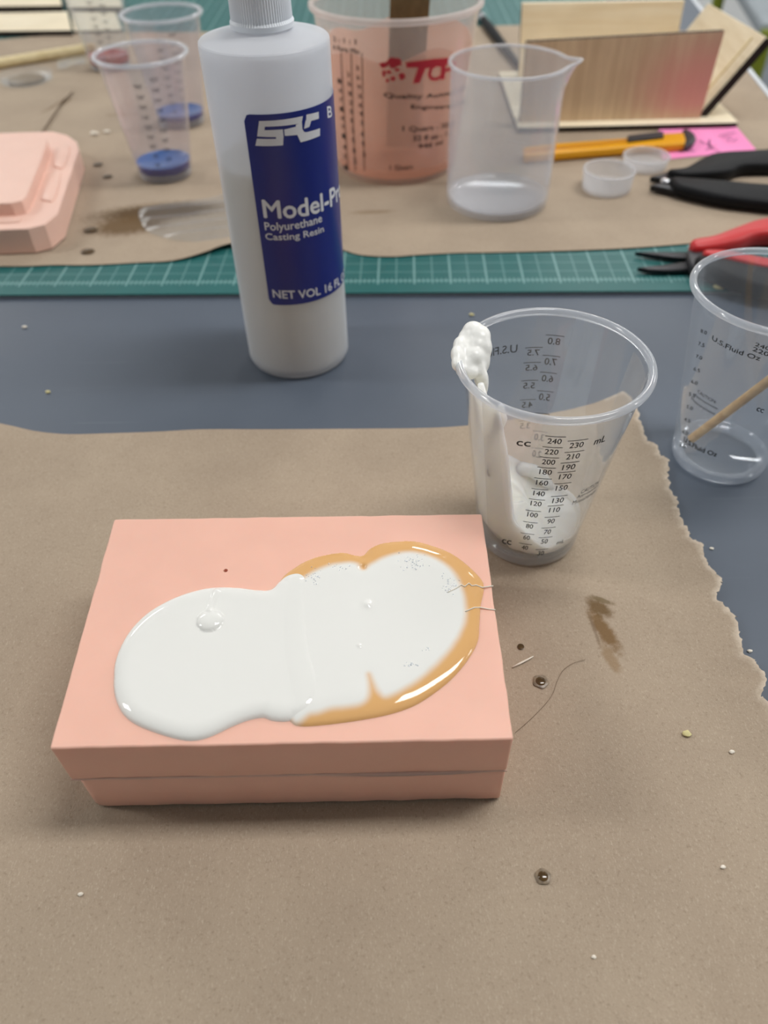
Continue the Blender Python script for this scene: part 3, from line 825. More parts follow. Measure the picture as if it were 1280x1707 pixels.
# cup on the right, on the bare table
cb, sb = cup((.1764, .2980, .0002), 'clear graduated cup with a wooden stick on the bare grey table')
P = Print(sb)
P.px_text('U.S.Fluid Oz', (1187,566), (1266,601), (1188,558), bold=.01)
for k_, (tx_, wd_) in enumerate((('CAUTION:', .36), ('Approximate', .46), ('Measurement', .50))):
    t0_, z0_ = ray_cone(1163-5*k_, 654+5*k_, sb); P.uv_text(tx_, t0_, t0_+wd_, z0_-.0004*k_, z0_+.0018-.0004*k_)
P.px_text('U.S.Fluid Oz', (1140,735), (1194,761), (1141,727), bold=.02)
for i, s in enumerate(('8.0','7.5','7.0','6.5','6.0','5.5','5.0','4.5','4.0','3.5')):
    y = 545+i*21; x = 1168 - i*3.9
    P.px_text(s, (x, y+9), (x+10, y+13), (x, y+2), bold=.01)
P.px_text('240', (1258,576), (1282,584), (1259,570), bold=.01); P.px_text('220', (1254,584), (1280,594), (1255,577), bold=.01)
P.px_text('cc', (1260,684), (1271,688), (1260,678), bold=.02)
P.build('printed_scale', 'print_black', cb)
sk = thing('stir_stick', 'thin round wooden stick leaning in the clear right-hand cup', 'stick', un(1152, 730, .0065))
A = un(1152, 732, .0085)
# the stick crosses the photograph along this line and rests on the far right of the rim
cand = [un(x, 732-.754*(x-1152), .0995) for x in range(1160, 1700, 3)]
rimP = min((p for p in cand if p.x > .1764), key=lambda p: abs(math.hypot(p.x-.1764, p.y-.298)-.0350))
dirv = (rimP - A).normalized()
obj('shaft', tube([A + dirv*(.15*i/6) for i in range(7)], .0023, 12), 'stir_wood', sk, smooth=60)

# cups at the back left, with coloured resin
K4 = (CAMH-B4)/CAMH
def back_cup(x, y, label, colr, wall='clear_cup', full=.012):
    t, s = cup((x*K4, y*K4, B4), label, wall, 'clear_rim', K4)
    P = Print(s)
    fx = math.atan2(-y, -x)
    for i in range(9):
        z = .018+.0078*i
        for k, dx in ((0, -.22), (1, .18)):
            P.uv_quad(fx+dx-.11, fx+dx+.11, z+k*.0039-.0002, z+k*.0039+.0002, n=4)
            P.uv_text('%d' % (40+i*20+k*10), fx+dx-.08, fx+dx+.08, z+k*.0039-.0026, z+k*.0039-.0007, bold=.01)
    P.build('printed_scale', 'print_grey', t)
    rb, H = CUP['rb']*K4, CUP['H']*K4; rw = (CUP['rt']-.0027)*K4
    R = lambda z: rb+(rw-rb)*z/H-.0011
    cre = obj('cured_resin', lathe([(0, .0052), (R(.0062)-.002, .0053), (R(.0068), .0068), (R(full), full), (R(full)-.0025, full-.0012), (0, full-.0016)], 64), [colr, 'blue_deep' if 'blue' in colr else colr], t, local=True, smooth=40, label=colr.split('_')[0]+' cured resin in the bottom')
    for p in cre.data.polygons:
        if p.normal.z < .5: p.material_index = 1  # painted sheen stays on upward faces, sides take the deep blue
    return t
back_cup(-.1887, .6990, 'nearer clear cup with cured blue resin left of the bottle', 'blue_resin_sheen', 'purple_cup', .0125)
back_cup(-.1977, .8350, 'farther clear cup with cured blue resin half hidden by the bottle', 'blue_resin_sheen', 'purple_cup', .011)
rp_ = un(186, 112, B4)
back_cup(rp_.x/K4, rp_.y/K4, 'clear cup with red resin in its base at the back left', 'red_resin', 'clear_cup', .014)

# ------------------------------------------------------------------ resin bottle
bx, by, BR, BH = -.0506, .4060, .0307, .172
bot = thing('resin_bottle', 'white plastic resin bottle with blue label standing on the table', 'bottle', (bx, by, .0002))
pf = [(0, .0015), (BR-.006, .0008), (BR-.0035, 0), (BR-.0012, .0009), (BR, .0035)] + [(BR, .0035+(BH-.0060)*i/10) for i in range(1, 11)]
pf += [(BR, BH-.0018), (BR-.0002, BH-.0006), (BR-.0008, BH), (BR-.003, BH+.0003), (BR*.7, BH+.0022), (.0135, BH+.0036), (.0125, BH+.005), (.0125, BH+.026), (.0105, BH+.026), (.0105, BH+.008)]
obj('body', lathe([( r, z) for r, z in pf] + [(.0118, BH+.0022)] + [(BR*.7, BH+.0008), (BR-.005, BH-.0012), (BR-.0013, BH-.0025), (BR-.0012, .005), (BR-.004, .0026), (0, .0028)], 96), 'bottle_plastic', bot, local=True, smooth=24)
_, LZ = ray_cone(395, 292, (bx, by, 0, BR, BR, BH))
obj('resin_fill', lathe([(0, .0032), (BR-.0046, .0032), (BR-.0017, .0062), (BR-.0017, LZ), (BR-.0022, LZ), (0, LZ)], 72), 'bottle_liquid', bot, local=True, smooth=50)
CB = BH+.0045
def rib(j, a, r, z): return (r - (.00045 if (3 <= j <= 4) and int(a/(2*math.pi)*144+.5) % 2 else 0), z)
obj('cap', lathe([(.0126, CB), (.0146, CB), (.0148, CB+.0022), (.0142, CB+.0034), (.0139, CB+.019), (.0133, CB+.021), (.012, CB+.0222), (0, CB+.0222)], 144, mod=rib), 'cap_white', bot, local=True, smooth=30)
sB = (bx, by, .0002, BR, BR, BH)
tl, ztl = ray_cone(409, 190, sB); _, zbl = ray_cone(446, 506, sB); tl2, _ = ray_cone(446, 500, sB)
tl = (tl+tl2)/2; W = 2.42
lb = Print(sB, .00012); nseg = 48; crn = .10
bm = bmesh.new(); g = []
for i in range(nseg+1):
    u = i/nseg*W; e = min(u, W-u); ins = 0 if e >= crn else (crn - math.sqrt(max(0, crn*crn-(crn-e)**2)))*BR
    row = []
    for gap, zz in ((.00012, zbl+ins), (.00030, zbl+ins), (.00030, ztl-ins), (.00012, ztl-ins)):
        lb.gap = gap; row.append(bm.verts.new(lb.put(tl+u, zz)))
    g.append(row)
for i in range(nseg):
    for j in range(4): bm.faces.new((g[i][j], g[i+1][j], g[i+1][(j+1) % 4], g[i][(j+1) % 4]))
bm.faces.new(g[0]); bm.faces.new(g[-1][::-1])
label = obj('label', bm, 'label_blue', bot, smooth=40, label='blue label with white lettering')
cr = lambda pts: [(320+x/4.571, y/4.571) for x, y in pts]
def lprint(name, polys=(), texts=()):
    LG = Print(sB, .00042)
    for p in polys: LG.px_poly(cr(p))
    for t_, a_, b_, c_, bo_ in texts: LG.px_text(t_, a_, b_, c_, bold=bo_)
    LG.build(name, 'label_white', label)
lprint('logo_letter', [[(512,920),(842,882),(832,936),(507,962)], [(507,958),(556,956),(553,990),(503,992)], [(503,989),(690,983),(697,1040),(498,1037)], [(640,1037),(697,1036),(694,1058),(640,1056)], [(496,1054),(695,1052),(693,1105),(485,1108)]])
lprint('logo_letter', [[(700,985),(792,962),(800,1026),(706,1033)], [(788,948),(834,932),(838,985),(793,1000)], [(793,998),(838,983),(852,1004),(825,1082),(800,1028)], [(848,1002),(868,1007),(825,1082)]])
lprint('logo_letter', [[(868,872),(960,850),(962,902),(865,928)], [(862,915),(907,910),(890,965),(850,980)], [(866,1006),(970,975),(970,1033),(825,1082)]])
lprint('part_letter', [], [('B', (545,196), (552,194), (545,177), .02)])
lprint('product_name', [], [('Model-Pro', (441,362), (567,324), (437,333), .026)])
lprint('product_kind', [], [('Polyurethane', (443,387), (536,373), (441,370), .014)])
lprint('product_kind', [], [('Casting Resin', (444,402), (539,389), (442,388), .014)])
lprint('net_volume', [], [('NET VOL 16 FL OZ', (456,495), (573,459), (455,482), .018)])

# ------------------------------------------------------------------ beaker
kx = K4
bk = thing('beaker', 'empty translucent plastic beaker with pouring spout on the brown paper', 'beaker', (.100*kx, .6240*kx, B4))
Rt, Rb, Hb = .0447*kx, .0417*kx, .104*kx
SPA = rad(-8)
def spout(j, a, r, z):
    k = math.exp(-(angd(a, SPA)/.17)**2)*max(0, (z-Hb*.80)/(Hb*.2))**1.6
    return r + .0095*k, z + .0015*k
Rr = lambda z: Rb+(Rt-.0018-Rb)*z/Hb
pf = [(0, .002), (Rb*.86, .0015), (Rb*.93, 0), (Rb-.0012, .0012), (Rr(.005), .005)] + [(Rr(Hb*i/12), Hb*i/12) for i in range(1, 12)] + [(Rr(Hb)-.0002, Hb-.0008), (Rr(Hb)-.0011, Hb-.0008)]
pf += [(Rr(Hb*i/12)-.0009, Hb*i/12) for i in range(11, 0, -1)] + [(Rb-.003, .0042), (Rb*.85, .0030), (0, .0032)]
obj('wall', lathe(pf, 128, mod=spout), 'beaker_plastic', bk, local=True, smooth=50)
rp = [(Rr(Hb)+.0006+.0012*math.cos(-math.pi/2+2*math.pi*i/10), Hb-.0012+.0012*math.sin(-math.pi/2+2*math.pi*i/10)) for i in range(11)]
obj('rim', lathe(rp, 128, mod=spout), 'beaker_rim', bk, local=True, smooth=True)
obj('base', lathe([(0, .0036), (Rb*.84, .0034), (Rb*.93, .0048), (Rb*.955, .0075), (Rb*.93, .0058), (Rb*.84, .0042), (0, .0043)], 96), 'beaker_rim', bk, local=True, smooth=50)  # milky inner disc added to paint in the bright highlight of the bottom
PB = Print((.100*kx, .6240*kx, B4, Rb, Rt-.0018, Hb), .0002)
for i in range(6):
    z = .02+.012*i; PB.uv_quad(rad(55), rad(75 if i % 2 else 68), z-.0002, z+.0002, n=4)
PB.build('graduations', 'small_cup_plastic', bk)

# ------------------------------------------------------------------ mixing tub
tx, ty, TR, TB, TH = .0197*kx, .7150*kx, .0704*kx, .0541*kx, .1265*kx
tub = thing('mixing_tub', 'large clear mixing tub coated with pink silicone and printed in red', 'tub', (tx, ty, B4))
Rw = lambda z: TB+(TR-.003-TB)*z/TH
pf = [(0, .002), (TB*.93, .002), (TB*.95, 0), (TB-.001, .0004), (Rw(.003), .003)] + [(Rw(TH*i/10), TH*i/10) for i in range(1, 10)] + [(Rw(TH)-.0003, TH-.002), (Rw(TH)-.0014, TH-.002)]
pf += [(Rw(TH*i/10)-.0011, TH*i/10) for i in range(9, 0, -1)] + [(TB-.004, .0042), (0, .0040)]
obj('wall', lathe(pf, 112), 'tub_plastic', tub, local=True, smooth=50)
rp = [(Rw(TH)+.0012+.0019*math.cos(-math.pi/2+2*math.pi*i/12), TH-.0025+.0025*math.sin(-math.pi/2+2*math.pi*i/12)) for i in range(13)]
obj('rim', lathe(rp, 112), 'tub_rim', tub, local=True, smooth=True)
def coat(j, a, r, z):
    if j >= 8: z = z + .010*noise.noise((math.cos(a)*1.6, math.sin(a)*1.6, 3.3)) * (1 if j in (8, 9) else 0)
    return Rw(z)-(.0014 if j <= 8 else .0022) if j not in (0, 17) else r, z
cz = [.0046, .012, .024, .036, .048, .06, .075, .088, .097]
bm = lathe([(0, .0046)] + [(Rw(z)-.0014, z) for z in cz] , 96, mod=lambda j, a, r, z: (r, z) if j < 9 else (Rw(z+.012*noise.noise((math.cos(a)*1.7, math.sin(a)*1.7, 3.3)))-.0014, z+.012*noise.noise((math.cos(a)*1.7, math.sin(a)*1.7, 3.3))))
obj('silicone_coating', bm, 'tub_silicone', tub, local=True, smooth=True, label='translucent pink silicone coating')
sT = (tx, ty, B4, TB, TR-.003, TH)
TP = Print(sT, .0004)
TP.px_poly([(676,104),(700,101),(722,98),(755,95),(752,103),(735,106),(728,106),(722,112),(709,114),(699,138),(688,139),(697,112),(678,113)])
TP.px_text('C', (713,136), (733,132), (718,108), bold=.03)
TP.px_text('P', (734,132), (757,127), (740,103), bold=.03)
# globe emblem made of blotches
for cxp, cyp, rx, ry in ((657,104,12,9),(640,108,7,5),(670,127,5,6),(648,120,4,3),(662,116,4,3),(640,122,3,6),(655,131,4,4),(646,134,3,3)):
    TP.px_poly([(cxp+rx*math.cos(k*math.pi/6)*(1+.2*math.sin(k*2.3)), cyp+ry*math.sin(k*math.pi/6)*(1+.2*math.cos(k*1.7))) for k in range(12)])
TP.build('red_logo', 'print_red', tub)
TQ = Print(sT, .0004)
TQ.px_text('Quality Automotive', (640,164), (775,150), (641,154), bold=.025)
TQ.px_text('Engineered Finishes', (685,183), (780,171), (686,174), bold=.025)
TQ.px_text('1 Quart - 32 oz', (671,220), (758,209), (672,210), bold=.025)
TQ.px_text('32 fl oz - 1 L', (688,235), (752,224), (689,226), bold=.03)
TQ.px_text('946 ml', (697,248), (737,240), (698,240), bold=.03)
TQ.px_text('1 Quart', (650,284), (688,283), (651,275), bold=.02)
TQ.px_text('2 : 1 : 1', (556,68), (594,74), (556,60), bold=.03)
TQ.px_text('A Parts Mix', (556,82), (600,90), (556,74), bold=.03)
for x0_, x1_ in ((568,580),(585,592),(603,607)):
    TQ.px_poly([(x0_, 88), (x0_+1.5, 88), (x1_+1.5, 285), (x1_, 285)])
for i, yy in enumerate((118,134,150,165,180,195,210,228,245,262)):
    for k in range(3):
        TQ.px_text(str((i*3+k) % 9+1), (564+k*15+i*1.2, yy+14-k*11+6), (569+k*15+i*1.2, yy+15-k*11+6), (564+k*15+i*1.2, yy+7-k*11+6), bold=.03)
TQ.build('black_print', 'print_black', tub)
top = un(683, 10, B4+.125); s1 = Vector((top.x-.004, ty+.012, B4+.0075)); sdir = (top-s1).normalized()
st = thing('stir_stick', 'flat brownish wooden paddle standing in the pink coated tub', 'stick', s1)
wv = sdir.cross(Vector((0, -1, 0))).normalized()*.0150; tv = sdir.cross(wv).normalized()*.003
obj('paddle', box_pts(s1-wv, wv*2, tv, sdir*.21), 'stir_olive', st)

# ------------------------------------------------------------------ pale pink mold half
ZT = B4+.019
def hpoly(px, z): return [tuple(un(*p, z)[:2]) for p in px]
hm = thing('mold_half', 'pale pink silicone mold half with raised plate at the left edge', 'mold', un(20, 300, B4))
out = hpoly([(-130,226),(-30,223),(40,220),(88,219),(112,225),(128,236),(131,248),(120,283),(108,320),(96,356),(74,374),(46,381),(20,382),(-30,384),(-130,388)], ZT)
obj('slab', prism([tuple(p) for p in out[::-1]], B4, ZT, .0006, 1), 'pale_pink_silicone', hm, smooth=25)
ZR = ZT+.010
out = hpoly([(-130,232),(-20,231),(70,229),(78,232),(77,240),(68,266),(57,294),(44,326),(36,334),(18,338),(-30,340),(-130,343)], ZR)
obj('raised_plate', prism([tuple(p) for p in out[::-1]], ZT-.001, ZR, .0007, 1), 'pale_pink_silicone', hm, smooth=25)
for px in ([(90,247),(98,243),(116,243),(106,276),(96,277),(88,272)], [(74,300),(84,287),(100,287),(90,330),(76,332),(68,328)]):
    out = catmull(hpoly(px, ZT+.0015), 3, True)
    obj('locating_key', prism([tuple(p) for p in out[::-1]], ZT-.001, ZT+.0012, .0005, 2), 'pale_pink_silicone', hm, smooth=40)
out = catmull(hpoly([(-130,364),(-20,363),(30,361),(34,365),(28,369),(-20,371),(-130,372)], ZT+.001), 3, True)
obj('locating_key', prism([tuple(p) for p in out[::-1]], ZT-.001, ZT+.0010, .0004, 2), 'pale_pink_silicone', hm, smooth=40)

# ------------------------------------------------------------------ plywood mold box
Y0 = .793; ZB = B4+.005
A = on_y(1167, 197, Y0*K4); Y0 = A.y
bb = thing('wooden_mold_box', 'unfolded plywood mold box with dark burnt edges and pink stain', 'box', (.235, Y0+.05, B4))
bl, br_ = un(862, 222, B4), un(1228, 213, B4)
obj('base_board', box_pts((bl.x, bl.y, B4), (br_.x-bl.x, br_.y-bl.y, 0), (.004, .178, 0), (0, 0, .005), 1), ['plywood', 'burnt_edge'], bb)
T = .0055
pTR, pTL, pBR = on_y(1208, 52, Y0), on_y(878, 70, Y0), on_y(1168, 197, Y0)
zt = (pTR.z+pTL.z)/2
fp = box_pts((pTL.x, Y0, ZB+.0002), (pTR.x-pTL.x, 0, (0)), (0, T, 0), (0, 0, zt-ZB))
bm = bmesh.new()
fo = [(pTL.x+.001, ZB+.0002), (pTR.x-.002, ZB+.0002), (pTR.x, pTR.z), (pTL.x, pTL.z)]
lo_ = [bm.verts.new((x, Y0, z)) for x, z in fo]; hi_ = [bm.verts.new((x, Y0+T, z)) for x, z in fo]
bm.faces.new(lo_); bm.faces.new(hi_[::-1])
for i in range(4):
    f_ = bm.faces.new((lo_[i], hi_[i], hi_[(i+1) % 4], lo_[(i+1) % 4])); f_.material_index = 1
fp.free(); obj('front_panel', bm, ['plywood_stained', 'burnt_edge'], bb)
Bp = on_y(1278, 62, Y0+.004); Yb = Y0+.135
a0 = Vector((A.x-.001, Y0+.004, ZB+.0005)); upv = Vector((Bp.x-a0.x, 0, Bp.z-a0.z)); nrm = Vector((upv.z, 0, -upv.x)).normalized()
Cp = un(1180, 5, Bp.z); dl = Vector((Cp.x-Bp.x, Cp.y-Bp.y, 0))
ep = obj('end_panel', box_pts(a0, upv, dl, nrm*.008, None), ['plywood_y', 'burnt_edge'], bb)
for p in ep.data.polygons:
    if abs(p.normal.y) > .6: p.material_index = 1
# rebate ridge near the outer end, its shadow line painted as a tan strip
ri = a0 + upv*.06 + dl*.10 - nrm*.0008
obj('rebate_shadow_strip', box_pts(a0 + dl*.13 - nrm*.0010, upv*.93, dl*.02, nrm*.0009), ['dowel_wood'], bb)
q1, q2 = on_y(870, 6, Yb), on_y(1141, 1, Yb)
bm = bmesh.new()
fo = [(q1.x+.004, ZB+.0002), (q2.x+.003, ZB+.0002), (q2.x, q2.z), (q1.x, q1.z)]
lo_ = [bm.verts.new((x, Yb, z)) for x, z in fo]; hi_ = [bm.verts.new((x, Yb+T, z)) for x, z in fo]
bm.faces.new(lo_); bm.faces.new(hi_[::-1])
for i in range(4):
    f_ = bm.faces.new((lo_[i], hi_[i], hi_[(i+1) % 4], lo_[(i+1) % 4])); f_.material_index = 1 if i in (1, 3) else 0
obj('back_panel', bm, ['plywood', 'burnt_edge'], bb)

# boards at the back left
def board(px, z0, th, label):
    pts = [tuple(un(*p, z0+th)[:2]) for p in px]
    o = obj('plywood_board', prism(pts, z0, z0+th, .0004, 1, side_mat=1), ['plywood', 'burnt_edge'], loc=(sum(p[0] for p in pts)/4, sum(p[1] for p in pts)/4, z0))
    tag(o, label, 'board', 'plywood boards at the back left'); return o
zm = .0032
board([(-130,53),(119,50),(112,19),(-130,24)], zm, .0075, 'plywood board nearest the front of the back left boards, edge burnt black')
board([(-150,12),(103,9),(97,-20),(-150,-16)], zm+.0001, .014, 'plywood board behind the front one at the far left corner')
board([(123,51),(203,49),(192,20),(117,19)], zm, .0042, 'short plywood board standing out right of the front left board')
board([(113,12),(205,11),(196,-18),(108,-18)], zm, .009, 'short plywood board behind the short right-hand one at back left')
p1, p2 = un(-40, 112, B4+.005), un(141, 82, B4+.005)
dw = thing('wooden_dowel', 'pale wooden dowel lying on brown paper at the back left', 'dowel', (p2.x, p2.y, B4))
obj('shaft', tube([p1, p1.lerp(p2, .5), p2], .0056, 14), 'dowel_wood', dw, smooth=60)
obj('cut_end', tube([p2, p2 + (p2-p1).normalized()*.012], [.0056, .005], 14), 'stir_wood', dw, smooth=60)

# small clear lid and strip of plastic by the dowel
c = un(45, 134, B4)
ld = thing('clear_dish', 'shallow clear plastic dish on paper near the dowel', 'dish', (c.x, c.y, B4+.0003))
obj('dish', lathe([(0, .0006), (.026, .0006), (.028, .0016), (.029, .007), (.0298, .007), (.0292, .0008), (.027, 0), (0, 0)], 48), 'clear_film', ld, local=True, smooth=50)
obj('amber_residue', lathe([(0, .0009), (.019, .0009), (.020, .0013), (.017, .0022), (0, .0026)], 32), 'spot_ring', ld, local=True, smooth=50)
c = un(118, 100, B4)
me = clip_grid(np.array(hpoly([(95,103),(140,93),(146,108),(98,119)], B4)), .003, lambda P, D: B4+.002+.003*np.abs(vnoise(P, 60, 1)), .0003)
tag(obj('plastic_film', me, 'clear_film', smooth=60), 'small scrap of clear plastic film beside the dowel end', 'film')
fpx = [(232,352),(262,343),(300,338),(345,333),(392,326),(400,360),(396,398),(350,404),(300,402),(262,393),(240,380)]
me = clip_grid(catmull(hpoly(fpx, B4), 4), .0022, lambda P, D: .0052+.0035*np.abs(np.sin((P[:, 1]-P[:, 0]*.18)*190+1.5*vnoise(P, 14, 4)))*np.clip(D/.006, 0, 1), .0002)
tag(obj('plastic_film', me, 'clear_film', smooth=60), 'crumpled clear plastic film on stained paper left of the bottle', 'film')

# ------------------------------------------------------------------ tools
ZK = B4+.0005
kn = thing('utility_knife', 'yellow snap-off utility knife lying in front of the plywood box', 'knife', un(1040, 245, B4))
def pp(name, px, z0, z1, mat, par, bev=.002, zref=None, sm=True):
    zr = (z0+z1)/2 if zref is None else zref
    pts = [tuple(un(*p, zr)[:2]) for p in px]
    ar = sum(pts[i-1][0]*pts[i][1]-pts[i][0]*pts[i-1][1] for i in range(len(pts)))
    if ar < 0: pts = pts[::-1]
    return obj(name, prism(pts, z0, z1, bev, 3), mat, par, smooth=50)
pp('handle', [(872,252),(930,245),(1040,237),(1100,229),(1138,227),(1142,238),(1140,245),(1060,250),(930,261),(872,266)], ZK, ZK+.0075, 'yellow_plastic', kn, .002)
pp('track', [(872,250),(1046,232),(1046,237),(872,256)], ZK+.0073, ZK+.0079, 'orange_plastic', kn, .0002)
pp('slider', [(1046,228),(1105,221),(1106,229),(1046,236)], ZK+.0073, ZK+.0105, 'black_nose', kn, .001)
pp('end_cap', [(1137,220),(1148,221),(1158,229),(1160,235),(1154,243),(1140,247)], ZK+.0004, ZK+.0073, 'black_nose', kn, .003)

sn = thing('sticky_note', 'pink sticky note with handwriting under the utility knife end', 'note', un(1180, 235, B4))
me = clip_grid(np.array(hpoly([(1104,266),(1260,251),(1224,209),(1098,216)], B4)), .004, lambda P, D: B4+.0001+np.clip((P[:, 0]-.335)/.02, 0, 1)*.001, .00015)
obj('sheet', me, 'note_pink', sn, smooth=60)
for px in ([(1166,234),(1174,240),(1182,238),(1186,246),(1192,243)], [(1176,250),(1186,247),(1200,254)], [(1198,227),(1212,224),(1226,222)], [(1204,230),(1220,229)], [(1212,237),(1216,233),(1221,237),(1228,233)], [(1132,253),(1145,251),(1158,252)], [(1183,232),(1180,243),(1188,248)]):
    obj('ink_stroke', tube([un(x, y, B4+.0007) + Vector((0, 0, .0003 if x < 1200 else .0009)) for x, y in px], .0005, 6, .3), 'ink', sn)

def small_cup(c, r, h, label, nm='small_cup'):
    t = thing(nm, label, 'small cup', (c.x, c.y, B4))
    obj('wall', lathe([(0, .0012), (r*.86, .0012), (r*.9, 0), (r*.94, .001), (r*.985, h-.0015), (r*.955, h-.0015), (r*.90, .003), (0, .0026)], 64), 'small_cup_plastic', t, local=True, smooth=50)
    obj('rim', lathe([(r*.975+.0009*math.cos(-math.pi/2+2*math.pi*i/8), h-.001+.001*math.sin(-math.pi/2+2*math.pi*i/8)) for i in range(9)], 64), 'beaker_rim', t, local=True, smooth=True)
    return t
small_cup(un(1010, 314, B4), .0212, .0165, 'little clear sample cup nearer the beaker')
small_cup(un(1074, 277, B4), .0198, .0100, 'shallow clear plastic dish beside the sticky note', 'shallow_dish')

# black flush cutters
cu_ = thing('flush_cutters', 'black handled flush cutters on brown paper at right', 'pliers', un(1200, 300, B4))
zc = B4+.001
pp('jaw', [(1083,299),(1098,295),(1116,289),(1132,300),(1128,308),(1106,303)], zc, zc+.005, 'steel_dark', cu_, .001)
pp('jaw', [(1083,314),(1104,308),(1126,304),(1134,314),(1126,322),(1106,318)], zc, zc+.005, 'steel_dark', cu_, .001)
hp = lambda px: [tuple(p) for p in catmull(px, 4, True)]
pp('handle', hp([(1112,291),(1140,287),(1165,273),(1190,263),(1240,259),(1310,258),(1310,280),(1240,283),(1212,293),(1170,297),(1130,298)]), zc, zc+.010, 'black_grip', cu_, .004)
pp('handle', hp([(1116,303),(1150,304),(1200,308),(1240,312),(1310,320),(1310,346),(1240,341),(1190,334),(1150,325),(1126,318)]), zc, zc+.010, 'black_grip', cu_, .004)
pc_ = un(1110, 301, zc+.006)
obj('pivot_screw', lathe([(0, 0), (.0042, 0), (.0044, .0012), (.0036, .0022), (0, .0024)], 24, (pc_.x, pc_.y, zc+.0050)), 'steel_bright', cu_, smooth=50)

# red long nose pliers
rp2 = thing('long_nose_pliers', 'red and black handled long nose pliers behind the right cup', 'pliers', un(1200, 430, .003))
zc = .0034
pp('jaw', [(1058,423),(1100,423),(1152,423),(1156,434),(1120,432),(1080,427)], zc+.001, zc+.0045, 'steel_dark', rp2, .001)
pp('jaw', [(1062,449),(1100,445),(1150,438),(1156,452),(1110,454),(1080,453)], zc+.001, zc+.0045, 'steel_dark', rp2, .001)
pp('pivot', hp([(1144,426),(1160,420),(1182,424),(1186,442),(1172,454),(1150,450)]), zc+.0005, zc+.009, 'black_nose', rp2, .002)
pp('handle', hp([(1150,411),(1185,404),(1230,387),(1262,377),(1330,368),(1330,394),(1262,400),(1230,411),(1185,421),(1154,423)]), zc+.001, zc+.014, 'red_grip', rp2, .004)
h2 = pp('handle', hp([(1160,436),(1200,441),(1250,452),(1330,466),(1330,494),(1280,490),(1230,478),(1190,463),(1160,450)]), zc+.001, zc+.013, 'black_grip', rp2, .004)
pp('grip_inlay', hp([(1172,427),(1205,427),(1240,434),(1330,452),(1330,464),(1240,446),(1205,438),(1174,434)]), zc+.004, zc+.0145, 'red_grip', h2, .002)

# paint brush behind the beaker
b0, b1 = un(796, 20, B4+.005), un(880, 131, B4+.004)
br = thing('paint_brush', 'thin black handled brush with pale ferrule between tub and plywood box', 'brush', (b1.x, b1.y, B4))
L = lambda t: b0.lerp(b1, t)
obj('bristles', tube([L(0), L(.03), L(.08)], [.001, .0045, .005], 12), 'black_grip', br, smooth=60)
obj('ferrule', tube([L(.08), L(.14)], [.0052, .005], 12), 'ferrule', br, smooth=60)
obj('handle', tube([L(.14), L(.3), L(.6), L(1)], [.0048, .0060, .0048, .0028], 12), 'black_grip', br, smooth=60)

# ------------------------------------------------------------------ drops, crumbs, hair on the paper
def drop(px, py, r, label, ring=True, z=.0010, flat=.28, ell=1.0):
    p = un(px, py, z); t = thing('resin_drop', label, 'drop', (p.x, p.y, z))
    if ring: obj('soaked_ring', lathe([(0, .0002), (r*1.45, .0002), (r*1.55, .0001), (r*1.5, -.0001), (0, -.0001)], 28, mod=lambda j, a, rr, zz: (rr*(1+.06*math.sin(a*5+px)), zz)), 'spot_ring', t, local=True, smooth=50)
    obj('bead', lathe([(0, 0), (r, .0001)] + [(r*math.cos(a), .0002+r*flat*math.sin(a)) for a in [i*math.pi/16 for i in range(0, 8)]] + [(0, .0002+r*flat)], 28, mod=lambda j, a, rr, zz: (rr*(1+(ell-1)*abs(math.cos(a))), zz)), 'spot_dark', t, local=True, smooth=True)
drop(868, 1078, .0014, 'small dark oil spot on paper, uppermost by the mold side', False, flat=.06)
drop(901, 1136, .0020, 'glossy round resin drop beside the right side of the mold')
drop(905, 1461, .0017, 'glossy resin drop with grey ring in the front foreground')
for px, py, r, lb in ((163,274,.0036,'dark spot nearest the pale pink mold, farther of a pair'), (179,294,.0036,'dark spot below the nearer blue resin cup, nearer of a pair'), (151,383,.0044,'dark spot between the pale mold and the film'), (146,419,.0042,'dark smudge near the front edge of the back paper')):
    drop(px, py, r, lb, False, B4+.0002, .05, 1.2)

def crumb(px, py, r, mat, label, z=.0009):
    p = un(px, py, z+r*.4); bm = bmesh.new()
    bmesh.ops.create_icosphere(bm, subdivisions=2, radius=r)
    for v in bm.verts: v.co = Vector((v.co.x*1.3, v.co.y*.9, v.co.z*.5)) * (1+.45*noise.noise(v.co/r*1.4 + Vector((px, py, 0))))
    bmesh.ops.translate(bm, verts=bm.verts[:], vec=p)
    tag(obj('crumb', bm, mat, loc=(p.x, p.y, z), smooth=40), label, 'crumb')
crumb(1145, 1223, .0014, 'crumb_straw', 'straw coloured crumb on brown paper near the torn edge')
crumb(1220, 1253, .0008, 'crumb_white', 'tiny white speck on brown paper by the torn edge')
crumb(1205, 1445, .0007, 'crumb_white', 'tiny white speck at the lower right of the paper')
crumb(990, 1595, .0006, 'crumb_white', 'tiny white speck near the bottom of the photo')
crumb(134, 1490, .0007, 'crumb_white', 'tiny white speck at the lower left of the paper')
crumb(80, 653, .0012, 'crumb_straw', 'straw coloured crumb on the grey table strip at left', .0002)
crumb(786, 524, .0013, 'crumb_straw', 'straw coloured crumb on the table behind the smeared cup rim', .0002)
crumb(41, 545, .0014, 'crumb_white', 'pale fleck on the grey table below the green mat', .0002)
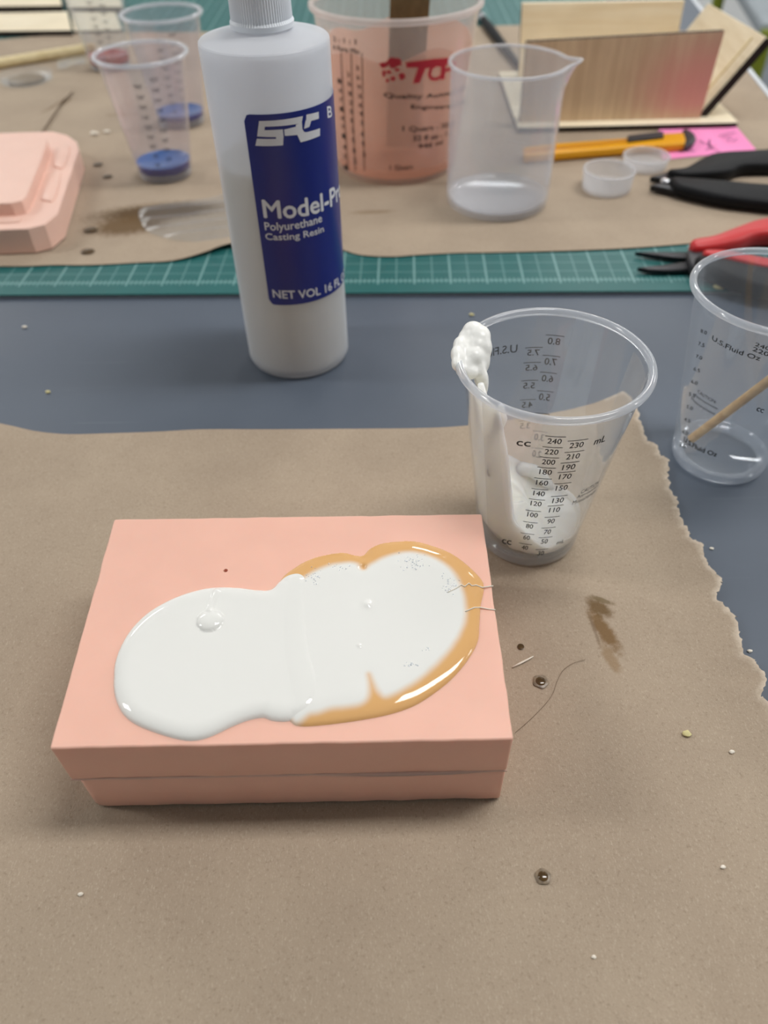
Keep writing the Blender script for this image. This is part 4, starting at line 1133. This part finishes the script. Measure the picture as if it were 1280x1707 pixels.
crumb(1186, 914, .0008, 'crumb_white', 'pale fleck on the grey table beyond the torn paper', .0002)
crumb(1250, 1085, .0008, 'crumb_white', 'pale fleck on the grey table at the right edge', .0002)
crumb(157, 222, .0030, 'crumb_white', 'white fleck on back paper left of the blue cup', B4)
crumb(178, 219, .0024, 'crumb_white', 'smaller white fleck on back paper touching the blue cup', B4)
crumb(1200, 477, .0030, 'crumb_straw', 'straw crumb on the green mat behind the right cup', .0032)
hp_ = catmull([un(x, y, 0)[:2] for x, y in ((858,1224),(880,1205),(905,1180),(920,1160),(928,1138),(938,1120),(955,1108),(975,1102))], 6, False)
tag(obj('hair', tube([(p[0], p[1], .0012) for p in hp_], .00008, 5), 'hair_brown', loc=(hp_[0][0], hp_[0][1], .001)), 'fine curved hair lying on paper right of the mold', 'hair')
hp_ = [un(x, y, .0013) for x, y in ((854,1112),(866,1106),(880,1099),(889,1094))]
tag(obj('resin_thread', tube(hp_, [.0003, .00045, .0004, .0002], 6), 'crumb_white', loc=hp_[0], smooth=True), 'short pale resin thread on paper beside the mold', 'thread')

# ------------------------------------------------------------------ chair beyond the table corner
L1, L2 = un(1277, 62, -.30), un(1203, -22, -.30)
ch = thing('chair', 'grey seat chair with olive green legs beyond the table corner', 'chair', (L1.x+.15, (L1.y+L2.y)/2, -.75))
sx0 = L1.x-.02
seat = [(L1.x-.012, L1.y+.02), (L1.x+.40, L1.y+.0), (L1.x+.42, L2.y+.05), (L2.x+.03, L2.y+.02)]
obj('seat', prism(seat, -.31, -.27, .012, 3), 'chair_grey', ch, smooth=50)
for p in (L1, L2, Vector((L1.x+.38, L1.y+.02, 0)), Vector((L1.x+.40, L2.y, 0))):
    obj('leg', tube([(p.x, p.y, -.75), (p.x, p.y, -.5), (p.x, p.y, -.285)], .019, 14), 'chair_green', ch, smooth=60)
bx0 = L1.x+.41
obj('backrest', prism([(bx0, L1.y), (bx0+.03, L1.y), (bx0+.03, L2.y+.05), (bx0, L2.y+.05)], -.26, .08, .01, 3), 'chair_grey', ch, smooth=50)
